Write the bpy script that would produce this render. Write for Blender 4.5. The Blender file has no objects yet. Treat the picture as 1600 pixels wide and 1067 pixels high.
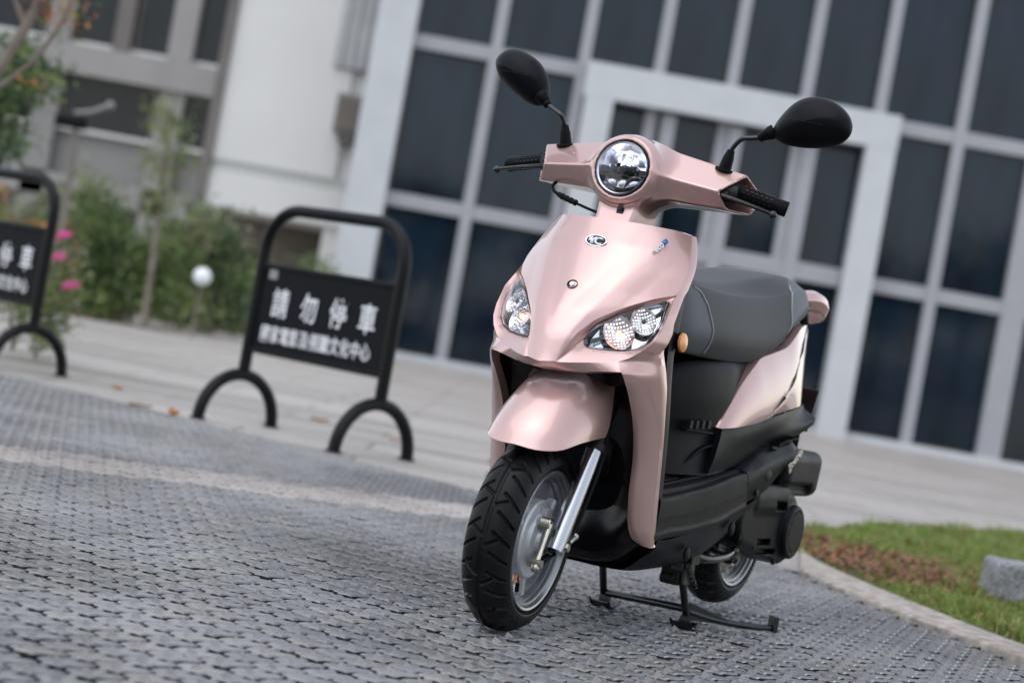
import bpy, bmesh, math, random
import numpy as np
from mathutils import Vector, Matrix
R = math.radians
random.seed(7); rng = np.random.default_rng(7)
SC = bpy.context.scene
COL = SC.collection

# ------------------------------------------------------------------ camera
cd = bpy.data.cameras.new('camera'); cam = bpy.data.objects.new('camera', cd); COL.objects.link(cam)
cd.sensor_width = 36; cd.lens = 70.0; cd.clip_start = .05; cd.clip_end = 2000
cam.matrix_world = Matrix.Translation((0, 0, .60)) @ Matrix.Rotation(R(90.177), 4, 'X') @ Matrix.Rotation(R(10.2), 4, 'Z')
cd.dof.use_dof = True; cd.dof.focus_distance = 4.36; cd.dof.aperture_fstop = 2.8; cd.dof.aperture_blades = 9
SC.camera = cam
# ------------------------------------------------------------------ world: overcast daylight
SUN_EL, SUN_AZ = 66, 212          # azimuth clockwise from +Y
w = bpy.data.worlds.new('World'); SC.world = w; w.use_nodes = True
nt = w.node_tree; nt.nodes.clear()
sky = nt.nodes.new('ShaderNodeTexSky'); sky.sky_type = 'NISHITA'; sky.sun_disc = False
sky.sun_elevation = R(SUN_EL); sky.sun_rotation = R(SUN_AZ); sky.air_density = 1.2; sky.dust_density = .8; sky.ozone_density = 3.5
hs = nt.nodes.new('ShaderNodeHueSaturation'); hs.inputs['Saturation'].default_value = .40
bgn = nt.nodes.new('ShaderNodeBackground'); bgn.inputs['Strength'].default_value = .15
wo = nt.nodes.new('ShaderNodeOutputWorld')
nt.links.new(sky.outputs[0], hs.inputs['Color']); tn = nt.nodes.new('ShaderNodeMix'); tn.data_type = 'RGBA'; tn.blend_type = 'MULTIPLY'; tn.inputs[0].default_value = 1; tn.inputs[7].default_value = (1.035, 1.01, .965, 1)
nt.links.new(hs.outputs[0], tn.inputs[6]); nt.links.new(tn.outputs[2], bgn.inputs['Color']); nt.links.new(bgn.outputs[0], wo.inputs['Surface'])
sl = bpy.data.lights.new('sun', 'SUN'); sl.energy = .55; sl.angle = R(70); sl.color = (1, .98, .97)
so = bpy.data.objects.new('sun', sl); COL.objects.link(so)
so.rotation_euler = (R(90 - SUN_EL), 0, R(180 - SUN_AZ))
so.location = (-10, -10, 20)
SC.view_settings.view_transform = 'Standard'; SC.view_settings.look = 'None'
SC.view_settings.exposure = 0.95; SC.view_settings.gamma = 1; SC.view_settings.use_curve_mapping = False
SC.cycles.max_bounces = 7; SC.cycles.caustics_reflective = False; SC.cycles.caustics_refractive = False

# ------------------------------------------------------------------ materials
def mat(name, col, rough=.5, metal=0, coat=0, coatr=.05, spec=.5, bump=0, bscale=60, var=0, vscale=4, col2=None, trans=0, ior=1.45,
        emit=None, es=0, rvar=0, sheen=0, alpha=None, stretch=None, thin=False, detail=4):
    m = bpy.data.materials.new(name); m.use_nodes = True; t = m.node_tree; n = t.nodes; L = t.links
    p = n['Principled BSDF']; out = n['Material Output']
    p.inputs['Base Color'].default_value = (*col, 1); p.inputs['Roughness'].default_value = rough
    p.inputs['Metallic'].default_value = metal; p.inputs['Coat Weight'].default_value = coat; p.inputs['Coat Roughness'].default_value = coatr
    p.inputs['Specular IOR Level'].default_value = spec; p.inputs['Transmission Weight'].default_value = trans; p.inputs['IOR'].default_value = ior
    if sheen: p.inputs['Sheen Weight'].default_value = sheen
    if emit: p.inputs['Emission Color'].default_value = (*emit, 1); p.inputs['Emission Strength'].default_value = es
    tc = n.new('ShaderNodeTexCoord'); src = tc.outputs['Object']
    if stretch:
        mp = n.new('ShaderNodeMapping'); mp.inputs['Scale'].default_value = stretch; L.new(src, mp.inputs['Vector']); src = mp.outputs[0]
    if var or rvar:
        nz = n.new('ShaderNodeTexNoise'); nz.inputs['Scale'].default_value = vscale; nz.inputs['Detail'].default_value = detail; L.new(src, nz.inputs['Vector'])
        cr = n.new('ShaderNodeMapRange'); cr.inputs['From Min'].default_value = .3; cr.inputs['From Max'].default_value = .7; L.new(nz.outputs['Fac'], cr.inputs['Value'])
        if var:
            mx = n.new('ShaderNodeMix'); mx.data_type = 'RGBA'
            c2 = col2 or tuple(c * (1 - var) for c in col)
            mx.inputs[6].default_value = (*col, 1); mx.inputs[7].default_value = (*c2, 1); L.new(cr.outputs[0], mx.inputs[0]); L.new(mx.outputs[2], p.inputs['Base Color'])
        if rvar:
            rr = n.new('ShaderNodeMapRange'); rr.inputs['To Min'].default_value = max(0.02, rough - rvar); rr.inputs['To Max'].default_value = min(1, rough + rvar)
            L.new(cr.outputs[0], rr.inputs['Value']); L.new(rr.outputs[0], p.inputs['Roughness'])
    if bump:
        nb = n.new('ShaderNodeTexNoise'); nb.inputs['Scale'].default_value = bscale; nb.inputs['Detail'].default_value = 6; L.new(src, nb.inputs['Vector'])
        bp = n.new('ShaderNodeBump'); bp.inputs['Strength'].default_value = bump; bp.inputs['Distance'].default_value = .002; L.new(nb.outputs['Fac'], bp.inputs['Height'])
        L.new(bp.outputs[0], p.inputs['Normal'])
    return m
MT = {}
MT['pink'] = mat('rose_gold_paint', (.575, .375, .352), .29, .52, 1, .02, bump=.06, bscale=900)
MT['plastic'] = mat('black_textured_plastic', (.0048, .0052, .007), .38, spec=.13, bump=.25, bscale=700, rvar=.05, vscale=9)
MT['gloss'] = mat('black_gloss_plastic', (.006, .006, .008), .2, spec=.35, bump=.05, bscale=80)
MT['void'] = mat('black_inner_plastic', (.006, .006, .007), .6)
MT['rubber'] = mat('black_rubber', (.0045, .0045, .0055), .5, spec=.14, bump=.2, bscale=300, var=.4, vscale=30)
MT['tyre'] = mat('tyre_rubber', (.005, .005, .007), .34, spec=.16, bump=.25, bscale=260, var=.5, vscale=14, col2=(.012, .012, .012), rvar=.12)
MT['silver'] = mat('silver_painted_alloy', (.27, .28, .30), .26, .6, .3, .1, bump=.1, bscale=200)
MT['chrome'] = mat('polished_fork_metal', (.42, .43, .46), .24, 1, bump=.03, bscale=100)
MT['zinc'] = mat('zinc_plated_steel', (.5, .48, .42), .3, 1, bump=.2, bscale=180, var=.3, vscale=50)
MT['steel'] = mat('black_enamelled_steel', (.006, .006, .008), .25, .0, .3, .1, bump=.3, bscale=120)
MT['seat'] = mat('charcoal_seat_vinyl', (.015, .0165, .021), .48, spec=.2, bump=.45, bscale=650, sheen=.15)
MT['seat2'] = mat('grey_seat_vinyl', (.070, .078, .094), .46, spec=.32, bump=.35, bscale=700, sheen=.1)
MT['thread'] = mat('pale_thread', (.8, .8, .8), .8)
MT['amber'] = mat('amber_reflector_plastic', (.75, .28, .02), .15, 0, .8, .03, emit=None, bump=.6, bscale=300)
MT['lens'] = mat('clear_lens', (.96, .97, 1), .02, trans=1, ior=1.25)
MT['lensblue'] = mat('clear_headlight_lens', (.95, .96, 1), .02, trans=1, ior=1.3)
MT['mirrorchrome'] = mat('reflector_chrome', (.8, .82, .86), .10, 1)
MT['facet'] = mat('faceted_reflector_chrome', (.82, .80, .80), .16, 1, bump=.5, bscale=120)
MT['hub'] = mat('cast_hub_alloy', (.55, .56, .59), .32, .3, .3, .1, bump=.2, bscale=150)
MT['satin'] = mat('satin_reflector_chrome', (.88, .9, .94), .32, .85)
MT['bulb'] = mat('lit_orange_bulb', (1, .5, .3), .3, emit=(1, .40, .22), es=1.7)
MT['bulb2'] = mat('amber_bulb_glass', (.7, .3, .15), .1, 0, .5)
MT['led'] = mat('lit_white_led', (1, 1, 1), .3, emit=(.82, .86, 1), es=45)
MT['ledbar'] = mat('pale_led_bar', (.85, .82, .68), .35)
MT['blue'] = mat('blue_print', (.01, .14, .42), .3, 0, .5)
MT['white'] = mat('white_print', (.85, .85, .88), .4)
MT['silverprint'] = mat('silver_print', (.55, .57, .62), .3, .6)
MT['red'] = mat('red_lens', (.35, .01, .01), .15, 0, .6)
MT['copper'] = mat('copper_wire', (.35, .12, .05), .4, .6)

# ------------------------------------------------------------------ mesh helpers
def cat(P, n, closed=False):
    P = np.asarray(P, float)
    if len(P) == 2: t = np.linspace(0, 1, n)[:, None]; return P[0] * (1 - t) + P[1] * t
    m = len(P)
    d = np.linalg.norm(np.diff(P, axis=0), axis=1)
    if closed: d = np.append(d, np.linalg.norm(P[0] - P[-1]))
    d = np.maximum(d, 1e-6); s = np.concatenate([[0], np.cumsum(np.sqrt(d))]); tot = s[-1]
    ts = np.linspace(0, tot, n, endpoint=not closed)
    out = []
    for t in ts:
        i = min(max(np.searchsorted(s, t, 'right') - 1, 0), (m if closed else m - 1) - 1)
        if closed: p0, p1, p2, p3 = P[(i - 1) % m], P[i % m], P[(i + 1) % m], P[(i + 2) % m]
        else:
            p1, p2 = P[i], P[i + 1]
            p0 = P[i - 1] if i > 0 else 2 * p1 - p2
            p3 = P[i + 2] if i + 2 < m else 2 * p2 - p1
        h = s[i + 1] - s[i]; u = (t - s[i]) / h
        a = math.sqrt(max(np.linalg.norm(p1 - p0), 1e-6)); b = math.sqrt(max(np.linalg.norm(p2 - p1), 1e-6)); c = math.sqrt(max(np.linalg.norm(p3 - p2), 1e-6))
        m1 = (p2 - p1) + b * ((p1 - p0) / a - (p2 - p0) / (a + b))
        m2 = (p2 - p1) + b * ((p3 - p2) / c - (p3 - p1) / (b + c))
        out.append((2 * u**3 - 3 * u**2 + 1) * p1 + (u**3 - 2 * u**2 + u) * m1 + (-2 * u**3 + 3 * u**2) * p2 + (u**3 - u**2) * m2)
    return np.array(out)
def lin(P, n):
    P = np.asarray(P, float); d = np.linalg.norm(np.diff(P, axis=0), axis=1); s = np.concatenate([[0], np.cumsum(d)])
    ts = np.linspace(0, s[-1], n); return np.stack([np.interp(ts, s, P[:, k]) for k in range(P.shape[1])], 1)
def patch(rows, nu, nv, fu=cat, fv=cat):
    """rows: control rows; resample along each row to nv, then across rows to nu"""
    A = np.array([fv(r, nv) for r in rows]); return np.stack([fu(A[:, j], nu) for j in range(nv)], 1)
class MB:
    def __init__(s): s.v = []; s.f = []; s.m = []
    def add(s, V, F, m=0, xf=None):
        b = len(s.v); V = np.asarray(V, float)
        if xf is not None: V = np.array([xf(p) for p in V])
        s.v.extend(map(tuple, V)); s.f.extend([tuple(i + b for i in f) for f in F]); s.m.extend([m] * len(F)); return s
    def grid(s, P, cu=False, cv=False, m=0, mf=None, mirror=False, capu=False):
        P = np.asarray(P); nu, nv = P.shape[:2]; F = []; ms = []
        for i in range(nu if cu else nu - 1):
            for j in range(nv if cv else nv - 1):
                F.append((i * nv + j, i * nv + (j + 1) % nv, ((i + 1) % nu) * nv + (j + 1) % nv, ((i + 1) % nu) * nv + j))
                ms.append(mf(i, j) if mf else m)
        if capu: F.append(tuple(range(nv))); F.append(tuple((nu - 1) * nv + j for j in range(nv))); ms += [m, m]
        b = len(s.v); s.v.extend(map(tuple, P.reshape(-1, 3))); s.f.extend([tuple(i + b for i in f) for f in F]); s.m.extend(ms)
        if mirror:
            Q = P.reshape(-1, 3) * [-1, 1, 1]; b = len(s.v); s.v.extend(map(tuple, Q)); s.f.extend([tuple(i + b for i in f[::-1]) for f in F]); s.m.extend(ms)
        return s
    def box(s, c, d, rot=None, m=0):
        c = np.array(c, float); h = np.array(d, float) / 2
        V = np.array([[x, y, z] for x in (-1, 1) for y in (-1, 1) for z in (-1, 1)]) * h
        if rot is not None: V = V @ np.array(rot).T
        return s.add(V + c, [(0, 1, 3, 2), (4, 6, 7, 5), (0, 4, 5, 1), (2, 3, 7, 6), (0, 2, 6, 4), (1, 5, 7, 3)], m)
    def tube(s, path, r, n=12, m=0, caps=True, closed=False, flat=1.0):
        P = np.asarray(path, float); k = len(P); rr = np.broadcast_to(np.asarray(r, float), (k,))
        T = np.gradient(P, axis=0) if not closed else np.roll(P, -1, 0) - np.roll(P, 1, 0)
        T /= np.linalg.norm(T, axis=1)[:, None]
        up = np.array([0, 0, 1.]) if abs(T[0][2]) < .9 else np.array([1., 0, 0]); N = up - T[0] * (up @ T[0]); N /= np.linalg.norm(N); G = []
        for i in range(k):
            N = N - T[i] * (N @ T[i]); N /= np.linalg.norm(N); B = np.cross(T[i], N)
            a = np.linspace(0, 2 * np.pi, n, endpoint=False)
            G.append(P[i] + rr[i] * (np.cos(a)[:, None] * N * flat + np.sin(a)[:, None] * B))
        return s.grid(np.array(G), cu=closed, cv=True, m=m, capu=caps and not closed)
    def lathe(s, prof, o, ax, n=48, m=0, close=False, mf=None):
        """prof: (axial, radius)"""
        o = np.array(o, float); ax = np.array(ax, float); ax /= np.linalg.norm(ax)
        u = np.cross(ax, [0, 0, 1.]) if abs(ax[2]) < .9 else np.cross(ax, [1., 0, 0]); u /= np.linalg.norm(u); w_ = np.cross(ax, u)
        a = np.linspace(0, 2 * np.pi, n, endpoint=False)
        G = np.array([[o + ax * h + r * (math.cos(t) * u + math.sin(t) * w_) for t in a] for h, r in prof])
        return s.grid(G, cu=close, cv=True, m=m, mf=mf)
    def ball(s, c, r, n=12, m=0):
        r = np.broadcast_to(np.asarray(r, float), (3,)); G = []
        for i in range(n + 1):
            ph = np.pi * i / n
            G.append([np.array(c) + r * [math.sin(ph) * math.cos(t), math.sin(ph) * math.sin(t), math.cos(ph)] for t in np.linspace(0, 2 * np.pi, 2 * n, endpoint=False)])
        return s.grid(np.array(G), cv=True, m=m)
    def xf(s, fn): s.v = [tuple(fn(np.array(p))) for p in s.v]; return s
    def build(s, name, mats, parent=None, bevel=0, seg=2, ang=32, smooth=True, weld=True, solid=0, off=-1, recalc=True):
        me = bpy.data.meshes.new(name); me.from_pydata(s.v, [], s.f); me.polygons.foreach_set('material_index', s.m)
        for m_ in (mats if isinstance(mats, (list, tuple)) else [mats]): me.materials.append(MT[m_] if isinstance(m_, str) else m_)
        if weld or recalc:
            bm = bmesh.new(); bm.from_mesh(me)
            if weld: bmesh.ops.remove_doubles(bm, verts=bm.verts, dist=2e-5)
            if recalc: bmesh.ops.recalc_face_normals(bm, faces=bm.faces)
            bm.to_mesh(me); bm.free()
        if smooth:
            me.shade_smooth(); me.set_sharp_from_angle(angle=R(ang))
        o = bpy.data.objects.new(name, me); COL.objects.link(o)
        if parent: o.parent = parent
        if solid: md = o.modifiers.new('s', 'SOLIDIFY'); md.thickness = solid; md.offset = off
        if bevel:
            md = o.modifiers.new('b', 'BEVEL'); md.width = bevel; md.segments = seg; md.limit_method = 'ANGLE'; md.angle_limit = R(ang); md.harden_normals = smooth
        return o
def empty(name, loc=(0, 0, 0), rz=0, label=None, catg=None, group=None, kind=None):
    o = bpy.data.objects.new(name, None); COL.objects.link(o); o.location = loc; o.rotation_euler = (0, 0, rz); o.empty_display_size = .1
    return tag(o, label, catg, group, kind)
def tag(o, label=None, catg=None, group=None, kind=None):
    if label: o['label'] = label
    if catg: o['category'] = catg
    if group: o['group'] = group
    if kind: o['kind'] = kind
    return o
def copy_tree(o, parent=None):
    c = o.copy(); COL.objects.link(c); c.parent = parent
    for ch in list(o.children): copy_tree(ch, c)
    return c
def text_mesh(body, size, name, material, parent, xf, extrude=.0008, offset=0.0, shear=0, align='CENTER', xs=1.0):
    cu = bpy.data.curves.new('t', 'FONT'); cu.body = body; cu.size = size; cu.extrude = extrude; cu.offset = offset; cu.shear = shear
    cu.align_x = align; cu.align_y = 'CENTER'; cu.resolution_u = 3
    to = bpy.data.objects.new('t', cu); COL.objects.link(to); bpy.context.view_layer.update()
    me = bpy.data.meshes.new_from_object(to.evaluated_get(bpy.context.evaluated_depsgraph_get()))
    bpy.data.objects.remove(to)
    for v in me.vertices: v.co = Vector(xf(np.array([v.co.x * xs, v.co.y, v.co.z])))
    me.materials.clear(); me.materials.append(MT[material]); me.name = name
    o = bpy.data.objects.new(name, me); COL.objects.link(o); o.parent = parent; return o
def lattice_sdf(f, lo, hi, h):
    """surface nets on a signed distance function, vertices then pulled onto the surface"""
    lo = np.array(lo, float); n = np.ceil((np.array(hi) - lo) / h).astype(int) + 1
    X, Y, Z = np.meshgrid(*[lo[k] + h * np.arange(n[k]) for k in range(3)], indexing='ij')
    S = f(X, Y, Z); ins = S < 0
    acc = np.zeros(tuple(n - 1) + (3,)); cnt = np.zeros(tuple(n - 1)); A = np.indices(tuple(n - 1)).transpose(1, 2, 3, 0)
    def sl_(a, d): return a[tuple(slice(d[k], n[k] - 1 + d[k]) for k in range(3))]
    C = [(i, j, k) for i in (0, 1) for j in (0, 1) for k in (0, 1)]
    for c in C:
        for ax in range(3):
            if c[ax] == 0:
                e = list(c); e[ax] = 1
                a, b = sl_(S, c), sl_(S, e); x = (a < 0) != (b < 0)
                t = np.where(x, a / np.where(x, a - b, 1), 0)
                for k in range(3): acc[..., k] += np.where(x, c[k] + (t if k == ax else 0), 0)
                cnt += x
    act = cnt > 0; idx = -np.ones(tuple(n - 1), int); idx[act] = np.arange(act.sum())
    V = lo + h * (A[act] + acc[act] / cnt[act][:, None]); F = []
    for ax in range(3):
        b_, c_ = (ax + 1) % 3, (ax + 2) % 3
        s0 = [slice(1, n[k] - 1) for k in range(3)]; s0[ax] = slice(0, n[ax] - 1); s1 = list(s0); s1[ax] = slice(1, n[ax])
        a, b = ins[tuple(s0)], ins[tuple(s1)]; W = np.argwhere(a != b)
        base = W + np.array([0 if k == ax else 1 for k in range(3)])
        fl = a[tuple(W.T)]
        def g(db, dc):
            q = base.copy(); q[:, b_] -= db; q[:, c_] -= dc; return idx[tuple(q.T)]
        q = np.stack([g(1, 1), g(0, 1), g(0, 0), g(1, 0)], 1); q[~fl] = q[~fl][:, ::-1]; F.append(q)
    F = np.concatenate(F)
    for _ in range(2):
        e = 1e-4; d = f(*V.T)
        G = np.stack([(f(*(V + e * np.eye(3)[k]).T) - f(*(V - e * np.eye(3)[k]).T)) / (2 * e) for k in range(3)], 1)
        g2 = np.maximum((G**2).sum(1), .2); V = V - np.clip(d / g2, -h * .7, h * .7)[:, None] * G
    return V, [tuple(map(int, f_)) for f_ in F]
def smin(a, b, k):
    h = np.clip(.5 + .5 * (b - a) / k, 0, 1); return b * (1 - h) + a * h - k * h * (1 - h)
def smax(a, b, k): return -smin(-a, -b, k)

# ================================================================== GROUND AND PAVING
def ground_mat(name, c1, c2, c3, rough, brick=None, stretch=(1, 1, 1), vs=1.2, bump=.3, rot=0):
    m = bpy.data.materials.new(name); m.use_nodes = True; t = m.node_tree; n = t.nodes; L = t.links; p = n['Principled BSDF']
    tc = n.new('ShaderNodeTexCoord'); mp = n.new('ShaderNodeMapping'); mp.inputs['Scale'].default_value = stretch; mp.inputs['Rotation'].default_value = (0, 0, rot); L.new(tc.outputs['Object'], mp.inputs[0])
    a = n.new('ShaderNodeTexNoise'); a.inputs['Scale'].default_value = vs; a.inputs['Detail'].default_value = 5; L.new(mp.outputs[0], a.inputs[0])
    b = n.new('ShaderNodeTexNoise'); b.inputs['Scale'].default_value = 45; b.inputs['Detail'].default_value = 6; L.new(tc.outputs['Object'], b.inputs[0])
    cr = n.new('ShaderNodeValToRGB'); cr.color_ramp.elements[0].position = .32; cr.color_ramp.elements[0].color = (*c1, 1); cr.color_ramp.elements[1].position = .68; cr.color_ramp.elements[1].color = (*c3, 1)
    e = cr.color_ramp.elements.new(.5); e.color = (*c2, 1); L.new(a.outputs['Fac'], cr.inputs[0])
    mx = n.new('ShaderNodeMix'); mx.data_type = 'RGBA'; mx.blend_type = 'MULTIPLY'; mx.inputs[0].default_value = .35; L.new(cr.outputs[0], mx.inputs[6]); L.new(b.outputs['Fac'], mx.inputs[7]); src = mx.outputs[2]
    if brick:
        mb = n.new('ShaderNodeMapping'); mb.inputs['Rotation'].default_value = (0, 0, rot); L.new(tc.outputs['Object'], mb.inputs[0])
        br = n.new('ShaderNodeTexBrick'); br.inputs['Scale'].default_value = 1; br.inputs['Brick Width'].default_value = brick[0]; br.inputs['Row Height'].default_value = brick[1]; br.inputs['Mortar Size'].default_value = .012
        br.inputs['Color1'].default_value = (1, 1, 1, 1); br.inputs['Color2'].default_value = (.80, .79, .78, 1); br.inputs['Mortar'].default_value = (.45, .44, .42, 1); L.new(mb.outputs[0], br.inputs[0])
        m2 = n.new('ShaderNodeMix'); m2.data_type = 'RGBA'; m2.blend_type = 'MULTIPLY'; m2.inputs[0].default_value = 1; L.new(src, m2.inputs[6]); L.new(br.outputs[0], m2.inputs[7]); src = m2.outputs[2]
    L.new(src, p.inputs['Base Color'])
    rr = n.new('ShaderNodeMapRange'); rr.inputs['From Min'].default_value = .35; rr.inputs['From Max'].default_value = .65; rr.inputs['To Min'].default_value = rough - .14; rr.inputs['To Max'].default_value = rough + .14; L.new(a.outputs['Fac'], rr.inputs[0]); L.new(rr.outputs[0], p.inputs['Roughness'])
    bp = n.new('ShaderNodeBump'); bp.inputs['Strength'].default_value = bump; bp.inputs['Distance'].default_value = .004; L.new(b.outputs['Fac'], bp.inputs['Height']); L.new(bp.outputs[0], p.inputs['Normal'])
    return m
def paver_mat(name, cols, rough):
    m = bpy.data.materials.new(name); m.use_nodes = True; t = m.node_tree; n = t.nodes; L = t.links; p = n['Principled BSDF']
    oi = n.new('ShaderNodeObjectInfo'); ge = n.new('ShaderNodeNewGeometry'); ad = n.new('ShaderNodeMath'); ad.operation = 'ADD'; L.new(oi.outputs['Random'], ad.inputs[0]); L.new(ge.outputs['Random Per Island'], ad.inputs[1])
    fr = n.new('ShaderNodeMath'); fr.operation = 'FRACT'; L.new(ad.outputs[0], fr.inputs[0])
    cr = n.new('ShaderNodeValToRGB'); cr.color_ramp.elements[0].color = (*cols[0], 1); cr.color_ramp.elements[1].color = (*cols[-1], 1)
    for i, c in enumerate(cols[1:-1]): e = cr.color_ramp.elements.new((i + 1) / (len(cols) - 1)); e.color = (*c, 1)
    L.new(fr.outputs[0], cr.inputs[0])
    b = n.new('ShaderNodeTexNoise'); b.inputs['Scale'].default_value = 90; b.inputs['Detail'].default_value = 8; L.new(ge.outputs['Position'], b.inputs[0])
    a = n.new('ShaderNodeTexNoise'); a.inputs['Scale'].default_value = 1.1; a.inputs['Detail'].default_value = 4; L.new(ge.outputs['Position'], a.inputs[0])
    mx = n.new('ShaderNodeMix'); mx.data_type = 'RGBA'; mx.blend_type = 'MULTIPLY'; mx.inputs[0].default_value = .5; L.new(cr.outputs[0], mx.inputs[6]); L.new(b.outputs['Fac'], mx.inputs[7])
    ma = n.new('ShaderNodeMapRange'); ma.inputs['From Min'].default_value = .35; ma.inputs['From Max'].default_value = .65; ma.inputs['To Min'].default_value = 1.15; ma.inputs['To Max'].default_value = 1.75; L.new(a.outputs['Fac'], ma.inputs[0])
    vm = n.new('ShaderNodeVectorMath'); vm.operation = 'SCALE'; L.new(mx.outputs[2], vm.inputs[0]); L.new(ma.outputs[0], vm.inputs['Scale']); L.new(vm.outputs[0], p.inputs['Base Color'])
    rr = n.new('ShaderNodeMapRange'); rr.inputs['From Min'].default_value = .35; rr.inputs['From Max'].default_value = .65; rr.inputs['To Min'].default_value = rough - .12; rr.inputs['To Max'].default_value = rough + .15; L.new(a.outputs['Fac'], rr.inputs[0]); L.new(rr.outputs[0], p.inputs['Roughness'])
    bp = n.new('ShaderNodeBump'); bp.inputs['Strength'].default_value = .35; bp.inputs['Distance'].default_value = .002; L.new(b.outputs['Fac'], bp.inputs['Height']); L.new(bp.outputs[0], p.inputs['Normal'])
    return m
MT['plaza'] = ground_mat('pale_stone_slabs', (.38, .35, .32), (.46, .425, .39), (.53, .49, .455), .50, brick=(1.2, .6), stretch=(.25, 1.6, 1), vs=1.0)
MT['earth'] = ground_mat('far_ground', (.20, .19, .18), (.24, .23, .22), (.28, .27, .25), .8)
MT['bed'] = ground_mat('joint_sand_and_wall_shade', (.012, .0115, .011), (.018, .017, .0165), (.028, .026, .024), .85)  # joint sand under the pavers; on their side walls it is painted shade
MT['soil'] = ground_mat('soil', (.05, .04, .028), (.07, .055, .035), (.10, .075, .05), .9, vs=6)
MT['paver'] = paver_mat('grey_concrete_paver', [(.175, .175, .182), (.20, .20, .207), (.155, .155, .163), (.225, .22, .212), (.185, .182, .182)], .19)
MT['paver2'] = paver_mat('buff_concrete_paver', [(.29, .262, .247), (.35, .32, .30), (.25, .225, .21)], .42)
MT['kerb'] = ground_mat('kerb_concrete', (.24, .21, .18), (.36, .32, .285), (.50, .45, .41), .85, vs=22, bump=1)
MT['granite'] = mat('speckled_granite', (.34, .35, .37), .6, bump=.8, bscale=120, var=.78, vscale=130, detail=2)
def sheet(name, pts, z, m, **k):
    b = MB(); b.add([(x, y, z) for x, y in pts], [tuple(range(len(pts)))]); o = b.build(name, m, smooth=False, recalc=False); return tag(o, kind='structure')
E1 = np.array([1.16, 7.085]); DU = np.array([-.7445, .6676])            # edge between grey paving and stone plaza, towards the left
DV = np.array([.6676, .7445]); 
sheet('ground', [(-700, -300), (700, -300), (700, 900), (-700, 900)], -.045, 'earth')
far = E1 + DU * 60
sheet('plaza', [tuple(E1), (60, 7.0), (60, 80), (-80, 80), tuple(far)], -.004, 'plaza')
KO = [(1.16, 7.09), (1.165, 7.0), (1.19, 6.80), (1.225, 6.6), (1.285, 6.33), (1.354, 6.08), (1.42, 5.87), (1.479, 5.69), (1.544, 5.486), (1.64, 5.22), (1.78, 4.9), (1.98, 4.5), (2.25, 4.1), (2.6, 3.7), (3.1, 3.3)]
KI = [(1.28, 7.95), (1.27, 7.5), (1.30, 7.2), (1.345, 6.9), (1.40, 6.62), (1.455, 6.35), (1.515, 6.08), (1.58, 5.84), (1.645, 5.62), (1.74, 5.36), (1.88, 5.03), (2.08, 4.62), (2.35, 4.21), (2.7, 3.81), (3.2, 3.41)]
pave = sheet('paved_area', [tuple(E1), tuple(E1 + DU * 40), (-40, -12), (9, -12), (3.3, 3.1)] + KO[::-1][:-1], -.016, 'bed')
# interlocking zigzag pavers, real edges and chamfers
PL, PW = .0755, .082
def paver_mesh(name, m, tilt):
    # stone with a triangular tooth on one long side and the matching notch on the other, deep chamfer all round
    h, w2, g, t = PL / 2, PW / 2, .0068, .017
    P = [(-h + g, -w2 + g), (-.0145, -w2 + g), (0, -w2 + g + t), (.0145, -w2 + g), (h - g, -w2 + g), (h - g, -.009), (h - g + .007, .009), (h - g, w2 - g), (.013, w2 - g), (0, w2 - g + t - .003), (-.013, w2 - g), (-h + g, w2 - g), (-h + g + .007, .009), (-h + g, -.009)]
    P = np.array(P); inner = []; n = len(P)
    for i in range(n):
        a, b_, d = P[i - 1], P[i], P[(i + 1) % n]; e1 = (b_ - a) / np.linalg.norm(b_ - a); e2 = (d - b_) / np.linalg.norm(d - b_); n1 = np.array([-e1[1], e1[0]]); n2 = np.array([-e2[1], e2[0]]); nn = n1 + n2; nn /= max(.75, (nn @ n1)); inner.append(b_ + nn * .003)
    c = np.array([0, .012])
    V = [(x, y, -.03) for x, y in P] + [(x, y, -.0034) for x, y in P] + [(x, y, 0) for x, y in inner] + [(c[0], c[1], .0012)]; F = []
    for k in (0, 1): F += [(k * n + i, k * n + (i + 1) % n, (k + 1) * n + (i + 1) % n, (k + 1) * n + i) for i in range(n)]
    F += [(2 * n + i, 2 * n + (i + 1) % n, 3 * n) for i in range(n)]
    b_ = len(V); V += [(-.0125, .012, .0004), (.0125, .012, .0004), (0, .021, .0105), (0, .030, .0004)]; F += [(b_, b_ + 1, b_ + 2), (b_ + 1, b_ + 3, b_ + 2), (b_ + 3, b_, b_ + 2)]
    return V, F
VP, FP = paver_mesh('p', None, 0); VP = np.array(VP)
pm = {}
for k_ in ('paver', 'paver2'):
    me = bpy.data.meshes.new(k_); me.from_pydata([tuple(v) for v in VP], [], FP); me.materials.append(MT[k_]); me.materials.append(MT['bed']); me.polygons.foreach_set('material_index', [1] * 14 + [0] * (len(FP) - 14)); pm[k_] = me  # side walls coloured near black: shade in the joints painted on
S0 = np.array([-.55, 6.78]); SD = np.array([math.cos(R(31.3)), math.sin(R(31.3))]); SN = np.array([-SD[1], SD[0]])
kop = np.array(KO)
def inside_pave(c):
    if (c - E1) @ DV > -.03: return False
    if c[1] < 7.09:
        kx = np.interp(c[1], kop[::-1, 1], kop[::-1, 0])
        if c[0] > kx - .03: return False
    return True
cells = []
ang_u = math.atan2(DU[1], DU[0])
for r in range(-10, 125):
    for q in range(-210, 170):
        c = E1 - DV * (PW * (r + .5)) + DU * (PL * (q + (.5 if r % 2 else 0)))
        if c[1] < 2.3 or abs(c[0]) > .30 * c[1] + .55 or not inside_pave(c): continue
        cells.append((c[0]**2 + c[1]**2, c))
cells.sort(key=lambda t: t[0])
def is_band(c): return abs((c - S0) @ SN) < .25 and not (abs(c[0]) < .0)
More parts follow.
